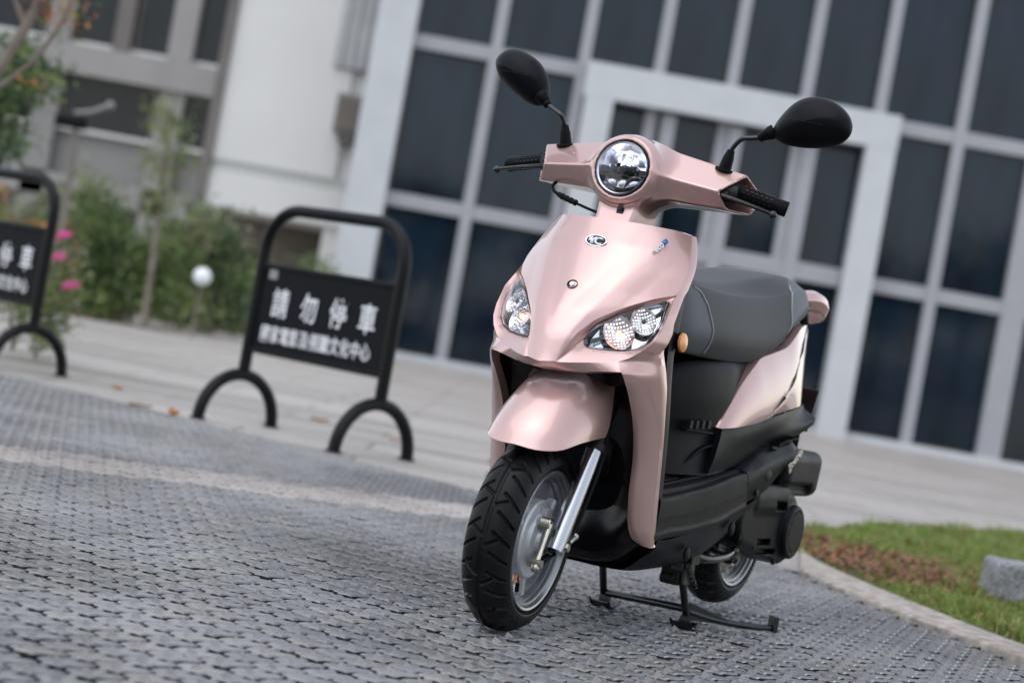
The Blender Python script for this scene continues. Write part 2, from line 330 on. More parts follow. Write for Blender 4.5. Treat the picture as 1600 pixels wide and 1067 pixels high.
# the pieces showing largest: nearest ones well inside the frame
vis = [t for t in cells if t[1][1] > 2.95 and abs(t[1][0]) < .262 * t[1][1]]
near_ids = {id(t[1]) for t in vis[:300]}
SV, SF, SM = [], [], []
for d2, c in cells:
    rz = ang_u + R(random.gauss(0, .35)); tx, ty = random.gauss(0, .012), random.gauss(0, .012); dz = random.gauss(0, .0009) - .0012; k_ = 'paver2' if is_band(c) else 'paver'
    mt = Matrix.Translation((c[0], c[1], dz)) @ Matrix.Rotation(rz, 4, 'Z') @ Matrix.Rotation(tx, 4, 'X') @ Matrix.Rotation(ty, 4, 'Y')
    if id(c) in near_ids:
        o = bpy.data.objects.new('paver', pm[k_]); COL.objects.link(o); o.parent = pave; o.matrix_world = mt
    else:
        M_ = np.array(mt); W_ = VP @ M_[:3, :3].T + M_[:3, 3]; b_ = len(SV); SV.extend(map(tuple, W_)); SF.extend([tuple(i + b_ for i in f) for f in FP]); SM.extend([2] * 14 + [1 if k_ == 'paver2' else 0] * (len(FP) - 14))  # same painted shade on the side walls of the distant pavers
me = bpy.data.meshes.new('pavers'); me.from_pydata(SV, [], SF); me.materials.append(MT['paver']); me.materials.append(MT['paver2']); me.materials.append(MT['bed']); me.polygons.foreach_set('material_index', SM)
o = bpy.data.objects.new('distant_pavers', me); COL.objects.link(o); o.parent = pave; o['kind'] = 'stuff'
# kerb strip round the planting bed
ko, ki = cat([(x, y, 0) for x, y in KO], 90), cat([(x, y, 0) for x, y in KI], 90); b = MB()
jit = np.array([[random.gauss(0, .004), random.gauss(0, .004), 0] for _ in range(90)])
G = np.stack([ko + jit + [0, 0, -.03], ko + jit + [0, 0, .006], ko * .93 + ki * .07 + jit + [0, 0, .014], ki * .93 + ko * .07 + [0, 0, .018], ki + [0, 0, .02], ki + [0, 0, -.03]], 0); b.grid(G)
tag(b.build('kerb', 'kerb', ang=50), 'low rough buff concrete kerb curving along the grass bed', 'kerb')
# planting bed soil, grass, leaf litter
BED = KI[::-1] + [(1.33, 8.6), (1.50, 9.15), (2.15, 10.75), (3.3, 12.4), (6, 14.5), (9, 15)] + [(9, 3.41)]
def in_poly(x, y, P):
    c = False; j = len(P) - 1
    for i in range(len(P)):
        if (P[i][1] > y) != (P[j][1] > y) and x < (P[j][0] - P[i][0]) * (y - P[i][1]) / (P[j][1] - P[i][1]) + P[i][0]: c = not c
        j = i
    return c
b = MB(); b.add([(x, y, .012) for x, y in BED], [tuple(range(len(BED)))]); tag(b.build('planting_bed', 'soil', smooth=False, recalc=False), kind='structure')
def leafmat(name, c, c2, rough=.5, tr=.25):
    m = bpy.data.materials.new(name); m.use_nodes = True; t = m.node_tree; n = t.nodes; L = t.links; p = n['Principled BSDF']; ge = n.new('ShaderNodeNewGeometry'); mx = n.new('ShaderNodeMix'); mx.data_type = 'RGBA'
    mx.inputs[6].default_value = (*c, 1); mx.inputs[7].default_value = (*c2, 1); L.new(ge.outputs['Random Per Island'], mx.inputs[0]); L.new(mx.outputs[2], p.inputs['Base Color']); p.inputs['Roughness'].default_value = rough
    out = n['Material Output']; td = n.new('ShaderNodeBsdfTranslucent'); L.new(mx.outputs[2], td.inputs['Color']); ms = n.new('ShaderNodeMixShader'); ms.inputs[0].default_value = tr; L.new(p.outputs[0], ms.inputs[1]); L.new(td.outputs[0], ms.inputs[2]); L.new(ms.outputs[0], out.inputs['Surface']); return m
MT['grass'] = leafmat('grass_blade', (.17, .26, .05), (.29, .34, .10), tr=.4)
MT['grassdry'] = leafmat('dry_grass', (.24, .22, .07), (.16, .10, .04))
MT['dead'] = leafmat('dead_leaf', (.30, .135, .07), (.20, .11, .065), .6)
MT['deep'] = leafmat('dark_leaf', (.030, .070, .020), (.065, .12, .035))
MT['mid'] = leafmat('mid_leaf', (.075, .125, .035), (.14, .20, .065))
MT['lime'] = leafmat('lime_leaf', (.25, .30, .085), (.16, .23, .07), tr=.35)
MT['dull'] = leafmat('dull_leaf', (.27, .25, .17), (.17, .17, .10))
MT['orange'] = leafmat('orange_leaf', (.52, .20, .06), (.38, .16, .05))
MT['pinkfl'] = leafmat('pink_petal', (.62, .07, .26), (.72, .16, .36))
MT['bark'] = mat('pale_bark', (.24, .205, .17), .8, bump=.8, bscale=30, var=.4, vscale=8)
MT['bark2'] = mat('dark_bark', (.10, .085, .07), .85, bump=.8, bscale=30, var=.4, vscale=8)
def blades(n, zone, hfn, mfn, lean=.5, wid=.004):
    V, F, Mi = [], [], []
    while len(F) < n * 2:
        x, y = zone(); h = hfn(x, y)
        if h <= 0: continue
        a = random.uniform(0, 2 * math.pi); l = random.uniform(.1, lean) * h; b_ = random.uniform(0, 2 * math.pi); w_ = wid * random.uniform(.6, 1.3) * (1 + (y - 5) * .12)
        dx, dy = math.cos(a) * w_, math.sin(a) * w_; lx, ly = math.cos(b_) * l, math.sin(b_) * l; i = len(V)
        V += [(x - dx, y - dy, .010), (x + dx, y + dy, .010), (x + dx * .7 + lx * .4, y + dy * .7 + ly * .4, .01 + h * .6), (x - dx * .7 + lx * .4, y - dy * .7 + ly * .4, .01 + h * .6), (x + lx, y + ly, .01 + h * .92)]
        F += [(i, i + 1, i + 2, i + 3), (i + 3, i + 2, i + 4)]; k = mfn(x, y); Mi += [k, k]
    return V, F, Mi
def nz(x, y, s=2.3): return .5 + .5 * math.sin(x * s * 2.1 + 1.3 * math.sin(y * s * 1.7)) * math.cos(y * s * 1.3 + .7 * math.sin(x * s * 2.9))
def brown(x, y):   # leaf litter patch behind the kerb corner
    return max(0, 1 - math.hypot((x - 1.55 - (7.6 - y) * .12) / .60, (y - 7.85) / 1.1))
def zone():
    while True:
        y = 4.2 + 8.6 * random.random() ** 1.15; x = random.uniform(1.1, .30 * y + .45)
        if in_poly(x + (.035 * nz(x, y, 9) if y < 8 else 0), y, BED): return x, y
def gh(x, y):
    if random.random() < brown(x, y) * 1.25: return 0
    edge = min(1, max(.25, (x - np.interp(y, [p[1] for p in KI[::-1]], [p[0] for p in KI[::-1]])) / .18)) if y < 7.9 else 1
    return random.uniform(.014, .048) * (.5 + .9 * nz(x, y)) * edge
V, F, Mi = blades(62000, zone, gh, lambda x, y: 1 if random.random() < .10 + .5 * brown(x, y) + .12 * nz(x, y, 5) else 0)
me = bpy.data.meshes.new('grass'); me.from_pydata(V, [], F); me.materials.append(MT['grass']); me.materials.append(MT['grassdry']); me.polygons.foreach_set('material_index', Mi)
o = bpy.data.objects.new('grass', me); COL.objects.link(o); tag(o, 'short bright green grass on the bed behind the kerb', 'grass', kind='stuff')
b = MB(); n_ = 0
while n_ < 1700:
    y = random.uniform(6.2, 9.4); x = random.uniform(1.2, 2.7)
    if not in_poly(x, y, BED) or random.random() > brown(x, y) * 1.6 + .015: continue
    a = random.uniform(0, 6.3); l, w_ = random.uniform(.012, .03), random.uniform(.006, .014); c_, s_ = math.cos(a), math.sin(a); z = .02 + random.random() * .03; t1, t2 = random.gauss(0, .35), random.gauss(0, .35)
    b.add([(x + u * c_ - v * s_, y + u * s_ + v * c_, max(.013, z + u * t1 + abs(v) * t2)) for u, v in ((-l, 0), (0, -w_), (l, 0), (0, w_))], [(0, 1, 2), (0, 2, 3)]); n_ += 1
tag(b.build('leaf_litter', 'dead', smooth=False, weld=False, recalc=False), 'reddish brown dead leaves spread over the grass near the kerb corner', 'leaf litter', kind='stuff')
V, F, Mi = blades(2600, zone, lambda x, y: random.uniform(.04, .08) if nz(x, y, 4) > .78 and random.random() > brown(x, y) else 0, lambda x, y: 0 if random.random() < .8 else 1, lean=1.1, wid=.005)
me = bpy.data.meshes.new('weeds'); me.from_pydata(V, [], F); me.materials.append(MT['grass']); me.materials.append(MT['grassdry']); me.polygons.foreach_set('material_index', Mi)
o = bpy.data.objects.new('weeds', me); COL.objects.link(o); tag(o, 'longer coarse tufts standing out of the short grass', 'weeds', kind='stuff')
b = MB(); n_ = 0
while n_ < 700:
    y = random.uniform(3.2, 9.5); k = random.random(); x = (np.interp(y, kop[::-1, 1], kop[::-1, 0]) - abs(random.gauss(0, .07)) if k < .5 else random.uniform(-.27, .27) * y)
    if not inside_pave(np.array([x + .02, y])) : continue
    a = random.uniform(0, 6.3); l = random.uniform(.002, .007); c_, s_ = math.cos(a) * l, math.sin(a) * l
    b.add([(x - c_, y - s_, .0015), (x + s_ * .5, y - c_ * .5, .003), (x + c_, y + s_, .0015), (x - s_ * .5, y + c_ * .5, .0035)], [(0, 1, 2, 3)]); n_ += 1
tag(b.build('debris', 'dead', smooth=False, weld=False, recalc=False), 'tiny scraps of leaf and grit scattered over the pavers', 'debris', kind='stuff')
# rough granite block standing in the grass
def blk(X, Y, Z):
    q = [np.abs(X - 2.16) - .34, np.abs(Y - 7.12) - .11, np.abs(Z - .07) - .098]; r = .02
    q = [a + r for a in q]; d = np.sqrt(sum(np.maximum(a, 0)**2 for a in q)) + np.minimum(np.maximum(np.maximum(q[0], q[1]), q[2]), 0) - r
    return d + .003 * np.sin(X * 37 + Y * 21) * np.sin(Z * 41 + X * 17) + .0015 * np.sin(X * 97) * np.sin(Z * 113 + Y * 70)
V, F = lattice_sdf(blk, (1.74, 6.94, -.03), (2.56, 7.30, .24), .012); b = MB(); b.add(V, F); tag(b.build('granite_block', 'granite', weld=False, ang=50, recalc=False), 'rough grey granite block half sunk in the grass bed', 'stone block')
# fallen leaves on the paving
def fallen(x, y, s, m, rz, label, curl=.3):
    b = MB(); pts = [(-1, 0), (-.6, .35), (-.1, .5), (.4, .42), (.8, .2), (1.1, 0), (.8, -.2), (.4, -.42), (-.1, -.5), (-.6, -.35)]
    G = [[(u * s * (1 - abs(v) * 0), w_ * s * v, .004 + s * curl * (v * v * .8 + .25 * u * u)) for v in (-1, -.5, 0, .5, 1)] for u, w_ in ((-1, .02), (-.6, .35), (-.1, .5), (.4, .42), (.8, .2), (1.1, .01))]
    b.grid(np.array(G)); o = b.build('fallen_leaf', m, solid=.0008); o.location = (x, y, .001); o.rotation_euler = (0, 0, rz); tag(o, label, 'leaf', 'fallen leaves on the paving')
MT['paleleaf'] = mat('pale_dry_leaf', (.55, .42, .33), .6); MT['rustleaf'] = mat('rust_dry_leaf', (.42, .17, .04), .6)
fallen(-1.71, 9.6, .055, 'paleleaf', .2, 'pale curled dry leaf on the grey paving left of the front barrier')
fallen(-1.50, 9.32, .060, 'rustleaf', 1.9, 'rust orange dry leaf lying against the left hoop foot of the front barrier', .5)
fallen(-.52, 10.62, .055, 'paleleaf', .9, 'small pale leaf on the stone plaza behind the right hoop foot')
fallen(-2.05, 10.75, .05, 'rustleaf', 2.4, 'reddish leaf on the paving edge between the two barriers')
fallen(-.99, 11.2, .05, 'rustleaf', .4, 'brownish leaf on the plaza seen under the front barrier panel')

# ================================================================== BUILDINGS
MT['whitepaint'] = mat('white_painted_metal', (.50, .515, .54), .45, bump=.05, bscale=40, var=.08, vscale=2)
MT['mull'] = mat('grey_white_mullion', (.32, .32, .35), .4, var=.08, vscale=2)
MT['wall'] = mat('white_wall_panel', (.64, .635, .63), .7, var=.06, vscale=.6, bump=.2, bscale=20)
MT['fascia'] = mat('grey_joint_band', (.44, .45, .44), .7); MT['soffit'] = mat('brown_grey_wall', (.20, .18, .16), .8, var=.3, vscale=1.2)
MT['conc'] = mat('grey_concrete', (.25, .245, .24), .8, var=.15, vscale=.5); MT['conc2'] = mat('brown_grey_tile_wall', (.16, .145, .14), .7, var=.2, vscale=1.5)
MT['beige'] = mat('beige_wall', (.31, .30, .295), .8, var=.12, vscale=1)
MT['glass'] = mat('dark_tinted_glass', (.010, .024, .042), .05, spec=.30, bump=.02, bscale=.7, var=.6, vscale=1.1, col2=(.004, .007, .012), stretch=(1.6, 1, .25))
MT['glass2'] = mat('dark_window_glass', (.012, .015, .021), .12, spec=.3, var=.5, vscale=1)
MT['curtain'] = mat('grey_glass_panel', (.44, .45, .48), .35, var=.3, vscale=1.5)
GB = empty('glass_building', (4, 38, 0), 0, 'dark glass curtain wall building with pale mullions and a projecting white door portal', 'building')
off = np.array([4, 38, 0.])
def bpart(name, boxes, m, parent, bev=0, o_=off):
    b = MB()
    for c, d in boxes: b.box(np.array(c) - o_, d)
    return b.build(name, m, parent, smooth=False, bevel=bev)
XS = [-2.85, -1.275, .409, 1.852, 3.26, 4.691, 6.123, 7.711, 9.30, 10.9, 12.5, 14.1]; ZS = [.15, 3.0, 6.04, 9.2, 12.3]
for i in range(len(XS) - 1):
    for k in range(len(ZS) - 1):
        p = MB(); w_, h_ = XS[i + 1] - XS[i], ZS[k + 1] - ZS[k]; p.box((0, 0, 0), (w_ - .1, .03, h_ - .1)); o = p.build('pane', 'glass', GB, smooth=False)
        o.location = ((XS[i] + XS[i + 1]) / 2 - 4, .10, (ZS[k] + ZS[k + 1]) / 2); o.rotation_euler = (R(random.gauss(0, .8)), 0, R(random.gauss(0, 1.0)))
for x in XS[1:]:
    wd = .46 if abs(x - 9.30) < .01 else .215
    bpart('mullion', [((x, 37.98, 6.3), (wd, .20, 12.6))], 'mull', GB)
for z in ZS[1:]:
    bpart('transom', [((XS[0] + (XS[-1] - XS[0]) / 2, 38.0, z), (XS[-1] - XS[0], .16, .27 if z < 6.1 else .25))], 'mull', GB)
bpart('base_sill', [((5.6, 37.95, .06), (17, .32, .17))], 'whitepaint', GB)
bpart('corner_column', [((-3.22, 37.95, 6.4), (.74, .6, 12.8))], 'whitepaint', GB)
bpart('door_portal', [((3.5, 37.72, 5.86), (6.0, .42, .66)), ((.82, 37.72, 2.76), (.54, .42, 5.53)), ((6.21, 37.72, 2.76), (.56, .42, 5.53))], 'whitepaint', GB)
bpart('portal_mullion', [((2.2, 37.84, 2.74), (.26, .16, 5.48))], 'mull', GB); bpart('portal_mullion', [((3.5, 37.84, 2.74), (.26, .16, 5.48))], 'mull', GB); bpart('portal_mullion', [((4.93, 37.84, 2.74), (.26, .16, 5.48))], 'mull', GB)
bpart('portal_transom', [((3.5, 37.85, 3.0), (4.82, .13, .34))], 'mull', GB)
bpart('side_wall', [((5.6, 41.2, 6.4), (18.4, 6, 12.8))], 'soffit', GB)
# white overhanging building
WB = empty('white_building', (-5, 40, 0), 0, 'white building with an overhanging upper storey left of the glass facade', 'building'); o5 = np.array([-5, 40, 0.])
bpart('wall', [((-5.35, 43.1, 7.6), (2.5, 6, 8.6))], 'wall', WB, o_=o5); bpart('lower_wall', [((-5.15, 43.1, 2.72), (2.9, 6, .74))], 'wall', WB, o_=o5); bpart('joint_band', [((-5.15, 43.14, 3.2), (2.88, 6, .24))], 'fascia', WB, o_=o5)
bpart('recess_wall', [((-5.0, 44.6, 1.18), (3.6, 2, 2.36))], 'soffit', WB, o_=o5); bpart('dark_opening', [((-6.15, 43.55, .9), (.55, .1, 1.8))], 'glass2', WB, o_=o5)
bpart('stair_wall', [((-3.85, 43.2, 6.4), (.6, 6, 11))], 'wall', WB, o_=o5)
wn = bpart('window', [((-4.16, 40.04, 7.0), (.72, .08, 2.9))], 'curtain', WB, o_=o5)
for x in (-4.38, -4.16, -3.94): bpart('frame', [((x, 39.97, 7.0), (.04, .05, 2.9))], 'fascia', wn, o_=o5)
bpart('vent_box', [((-3.98, 39.95, 4.62), (.62, .45, .78))], 'conc', WB, o_=o5, bev=.02); bpart('vent_grille', [((-3.98, 39.70, 4.62), (.5, .05, .6))], 'soffit', WB, o_=o5); bpart('bracket', [((-4.0, 39.95, 4.14), (.3, .3, .2))], 'conc2', WB, o_=o5)
bpart('corner_post', [((-6.70, 40.2, 7.2), (.2, .4, 9.6))], 'conc2', WB, o_=o5)
# grey apartment block far left
AB = empty('apartment_building', (-14, 50, 0), 0, 'grey apartment building with dark windows and a pale beam, far left behind the trees', 'building'); oA = np.array([-14, 50, 0.])
bpart('wall', [((-14, 53.5, 7), (12.8, 6, 14))], 'conc', AB, o_=oA)
bpart('floor_beam', [((-14, 50.25, 5.8), (12.8, .7, .74))], 'beige', AB, o_=oA); bpart('floor_beam', [((-14, 50.25, 9.1), (12.8, .7, .7))], 'beige', AB, o_=oA); bpart('floor_beam', [((-14, 50.3, 2.6), (12.8, .5, .6))], 'beige', AB, o_=oA)
for x0, x1, z0, z1 in ((-12.25, -9.95, 4.12, 5.34), (-9.12, -8.3, 4.12, 5.25), (-15.5, -12.9, 4.1, 5.3), (-18.6, -16.2, 4.1, 5.3), (-12.3, -11.25, 6.3, 8.3), (-10.7, -9.85, 6.3, 8.3), (-9.2, -8.3, 6.3, 8.3), (-14.4, -12.9, 6.3, 8.3), (-17.2, -15, 6.3, 8.3), (-12.2, -9.9, .3, 2.1), (-16, -13.4, .3, 2.1)):
    w1 = bpart('window', [(((x0 + x1) / 2, 50.46, (z0 + z1) / 2), (x1 - x0, .10, z1 - z0))], 'glass2', AB, o_=oA)
    for x in (x0, x1): bpart('frame', [((x, 50.42, (z0 + z1) / 2), (.07, .12, z1 - z0))], 'conc2', w1, o_=oA)
    bpart('sill', [(((x0 + x1) / 2, 50.40, z0 - .05), (x1 - x0 + .2, .2, .10))], 'wall', w1, o_=oA)
for x in (-9.5, -12.6, -15.9): bpart('pier', [((x, 50.3, 4.2), (.62, .5, 8.4))], 'conc' if x < -10 else 'beige', AB, o_=oA)
for x in (-11.0, -9.5): bpart('pier', [((x, 50.28, 7.4), (.42, .44, 2.4))], 'conc2', AB, o_=oA)

# ================================================================== VEGETATION
def crown(name, parent, blobs, n, size, mats, mix, flat=.0):
    """blobs: (cx,cy,cz,rx,ry,rz); leaves grouped in small clumps through the volume"""
    V, F, Mi = [], [], []; vol = np.array([b_[3] * b_[4] * b_[5] for b_ in blobs]) ** .8; vol /= vol.sum()
    for bi, b_ in enumerate(blobs):
        nc = max(4, int(n * vol[bi] / 14))
        for _ in range(nc):
            d = rng.normal(size=3); d /= np.linalg.norm(d); r = rng.random() ** .45; c = np.array(b_[:3]) + d * r * np.array(b_[3:]); mi = rng.choice(len(mats), p=mix); cs = size * 2.6
            for k in range(14):
                p = c + rng.normal(size=3) * cs * np.array([1, 1, .7]); a = rng.normal(size=3); a /= np.linalg.norm(a); q = np.cross(a, rng.normal(size=3)); q /= np.linalg.norm(q); s_ = size * rng.uniform(.6, 1.3); i = len(V)
                if p[2] < .01: continue
                V += [tuple(p - a * s_), tuple(p + q * s_ * .45), tuple(p + a * s_), tuple(p - q * s_ * .45)]; F.append((i, i + 1, i + 2, i + 3)); Mi.append(mi)
    me = bpy.data.meshes.new(name); me.from_pydata(V, [], F); me.polygons.foreach_set('material_index', Mi)
    for m in mats: me.materials.append(MT[m])
    o = bpy.data.objects.new(name, me); COL.objects.link(o); o.parent = parent; return o
def limb(b, pts, r0, r1, n=8): P = cat(pts, 18); P = P + rng.normal(size=P.shape) * r0 * .08; b.tube(P, np.linspace(r0, r1, 18), n)
def plant(name, loc, label, catg, blobs, n, size, mats, mix, stems, bark='bark2', group=None, crown_name='crown', kind_stem='trunk'):
    e = empty(name, loc, 0, label, catg, group)
    b = MB()
    for pts, r0, r1 in stems: limb(b, pts, r0, r1)
    b.build(kind_stem, bark, e); crown(crown_name, e, blobs, n, size, mats, mix); return e
plant('tree', (-4.3, 15, 0), 'dark green leafy tree at the far left edge beside the apartment building', 'tree', [(0, 0, 1.85, .42, .5, .38), (.32, .2, 2.05, .22, .3, .22), (.2, -.1, 1.45, .3, .35, .22), (-.4, 0, 1.6, .4, .4, .4)], 5200, .035, ['deep', 'mid', 'lime'], [.62, .3, .08], [([(0, 0, 0), (.03, 0, .6), (-.02, 0, 1.2), (0, 0, 1.8)], .05, .02)])
plant('tree', (-3.75, 12, 0), 'slender pale branched tree with orange leaves leaning in at the upper left corner', 'tree', [(.72, 0, 2.22, .18, .2, .09), (.35, 0, 2.45, .4, .3, .12), (.75, .05, 2.08, .05, .05, .05), (.70, 0, 1.70, .05, .05, .07)], 520, .028, ['orange', 'lime', 'mid'], [.62, .25, .13],
      [([(0, 0, 0), (.15, 0, .9), (.36, 0, 1.55), (.53, 0, 1.98), (.60, 0, 2.2), (.66, 0, 2.6)], .055, .022), ([(.34, 0, 1.5), (.6, 0, 1.78), (.75, 0, 2.08), (.79, 0, 2.35)], .022, .008), ([(.53, 0, 1.98), (.35, .05, 2.25), (.2, .1, 2.5)], .02, .007)], bark='bark')
plant('flower_shrub', (-3.55, 13, 0), 'shrub with orange red new leaves behind the left barrier', 'shrub', [(.02, 0, .82, .17, .2, .22), (-.05, 0, .45, .2, .2, .3)], 1500, .024, ['orange', 'lime', 'mid'], [.42, .33, .25], [([(0, 0, 0), (0, 0, .5), (.02, 0, .8)], .012, .005)])
def rose(loc, label, blobs, flowers, n=1300):
    e = plant('rose_bush', loc, label, 'shrub', blobs, n, .022, ['lime', 'mid', 'dull'], [.4, .35, .25], [([(0, 0, 0), (.05, 0, .35), (.1, 0, .7)], .010, .004), ([(0, 0, 0), (-.06, 0, .3), (-.05, 0, .6)], .008, .004)])
    for f in flowers:
        b = MB()
        for k in range(9):
            a = k * 2.4; r = .012 + .0035 * k; c = np.array(f) + [math.cos(a) * r, math.sin(a) * r * .6, math.sin(a) * r * .6]; b.ball(c, (.016, .012, .014), 4)
        b.build('flower', 'pinkfl', e)
rose((-2.95, 12.6, 0), 'rose bush with bright pink flowers just right of the left barrier post', [(.04, 0, .30, .14, .16, .26), (.1, 0, .6, .08, .1, .14)], [(.06, -.1, .80), (.055, -.1, .66), (.17, -.12, .50), (-.02, -.1, .76), (.145, -.1, .49)])
rose((-3.25, 13.2, 0), 'low rose bush with one pink bloom seen through the left barrier frame', [(0, 0, .40, .2, .2, .32)], [(.0, -.15, .80)], 900)
# garden behind the plaza: individual shrubs and trees
SH = [('tall dull green shrub with pale twigs beside the lamp post', (-6.2, 28, 0), 1.75, .75, ['dull', 'mid', 'lime'], [.45, .35, .2]), ('mid green bush in front of the apartment wall', (-5.4, 27, 0), 1.5, .6, ['mid', 'deep', 'lime'], [.5, .25, .25]),
      ('yellow green shrub below the long dark window', (-4.85, 29, 0), 1.7, .5, ['lime', 'dull', 'mid'], [.45, .25, .3]), ('dark green shrub below the corner of the white building', (-4.55, 30, 0), 1.75, .42, ['deep', 'mid', 'dull'], [.5, .3, .2]),
      ('leafy green shrub low in the middle of the garden', (-5.15, 26.5, 0), 1.05, .6, ['mid', 'lime', 'deep'], [.5, .25, .25]), ('reddish green shrub left of the garden path', (-6.3, 26, 0), 1.0, .6, ['dull', 'orange', 'mid'], [.5, .12, .38]),
      ('tangled green shrub behind the left barrier', (-7.2, 29, 0), 1.5, .8, ['mid', 'dull', 'deep'], [.4, .4, .2])]
for lab, loc, h, w_, ms, mx_ in SH:
    bl = [(rng.uniform(-.5, .5) * w_, rng.uniform(-.3, .3), h * q, w_ * (.62 - .25 * q), .5, h * .22) for q in (.2, .4, .55, .72, .88)]
    plant('shrub', loc, lab, 'shrub', bl, int(3600 * h * w_ / 1.2), .06, ms, mx_, [([(0, 0, 0), (.05, 0, h * .5), (-.05, 0, h * .9)], .03, .008), ([(.1, 0, 0), (.25 * w_, 0, h * .5), (.5 * w_, 0, h * .95)], .02, .006), ([(-.1, 0, 0), (-.2 * w_, 0, h * .5), (-.4 * w_, 0, h * .9)], .02, .006)], bark='bark')
plant('young_tree', (-4.78, 26, 0), 'thin pale trunked young tree in front of the garden shrubs', 'tree', [(.0, 0, 2.15, .35, .3, .3), (-.1, 0, 1.6, .3, .3, .25), (-.15, 0, 2.75, .3, .3, .3)], 900, .045, ['lime', 'dull', 'mid'], [.5, .3, .2], [([(0, 0, 0), (-.02, 0, .7), (-.06, 0, 1.6), (-.14, 0, 2.9)], .05, .02)], bark='bark')
RB = [((-5.35, 33, 0), .42, 1.12, 'rounded green bush left of the white globe light'), ((-4.45, 33.5, 0), .55, 1.30, 'rounded bright green bush right of the dark opening'), ((-3.75, 36, 0), .62, 1.62, 'green hedge bush under the overhang beside the white column'), ((-5.95, 34, 0), .4, .9, 'small round bush at the left end of the hedge row')]
for loc, r, h, lab in RB: plant('round_bush', loc, lab, 'bush', [(0, 0, h * .5, r, r, h * .48)], 2400, .05, ['mid', 'lime', 'deep'], [.55, .25, .2], [([(0, 0, 0), (0, 0, h * .6)], .03, .01)], group='clipped bushes under the overhang')
b = MB(); 
crown('low_planting', None, [(x, 33.5 + (x + 6) * .35, .16, .45, .5, .16) for x in np.arange(-9.5, -3.6, .5)], 5200, .045, ['dull', 'lime', 'mid'], [.4, .3, .3]); o = bpy.data.objects['low_planting']; tag(o, 'low mixed ground cover along the far edge of the plaza', 'ground cover', kind='stuff')
# garden globe light, spotlight post
b = MB(); b.ball((0, 0, .79), .115, 10); gl_ = empty('globe_light', (-3.97, 25, 0), 0, 'white round globe garden light on a short post', 'light'); b.build('globe', mat('opal_globe', (.75, .78, .80), .4), gl_); b = MB(); b.tube([(0, 0, 0), (0, 0, .69)], .012, 8); b.lathe([(0, .03), (.02, .03), (.03, .02)], (0, 0, .66), (0, 0, 1), 12); b.build('post', 'bark', gl_)
lp = empty('spotlight_post', (-6.05, 26, 0), 0, 'dark spotlight post with a pale arm in front of the apartment building', 'street lamp')
b = MB(); b.tube([(0, 0, 0), (0, 0, 1.6), (-.06, 0, 2.5)], [.05, .045, .035], 10); b.build('pole', 'soffit', lp); b = MB(); b.box((-.12, 0, 2.48), (.42, .2, .16)); b.build('lamp_head', 'plastic', lp, bevel=.03); b = MB(); b.tube([(-.1, 0, 2.60), (.12, 0, 2.66), (.30, 0, 2.76)], .03, 8); b.ball((.34, 0, 2.78), .06, 6); b.build('arm', 'conc', lp)
# trees standing behind the photographer (seen only as reflections)
for i, (x, y, h, r) in enumerate(((-9, -14, 8.5, 3.0), (-3.4, -17, 9.5, 3.2), (2.6, -15, 8, 2.8), (8.5, -16, 9, 3.1), (14.5, -15, 8.5, 3.0), (20, -17, 9, 3), (-15, -16, 9, 3.2))):
    lb = ['leftmost but one', 'left of centre', 'just right of centre', 'right of centre', 'far right', 'rightmost', 'leftmost'][i]
    plant('street_tree', (x, y, 0), 'broad dark green tree on the road side behind the camera, ' + lb, 'tree', [(0, 0, h * .62, r, r, h * .34), (r * .3, 0, h * .85, r * .6, r * .6, h * .14), (-r * .4, 0, h * .45, r * .7, r * .7, h * .16)], 3600, .22, ['deep', 'mid'], [.7, .3], [([(0, 0, 0), (.1, 0, h * .35), (0, 0, h * .8)], .2, .06)], group='street trees behind the camera')

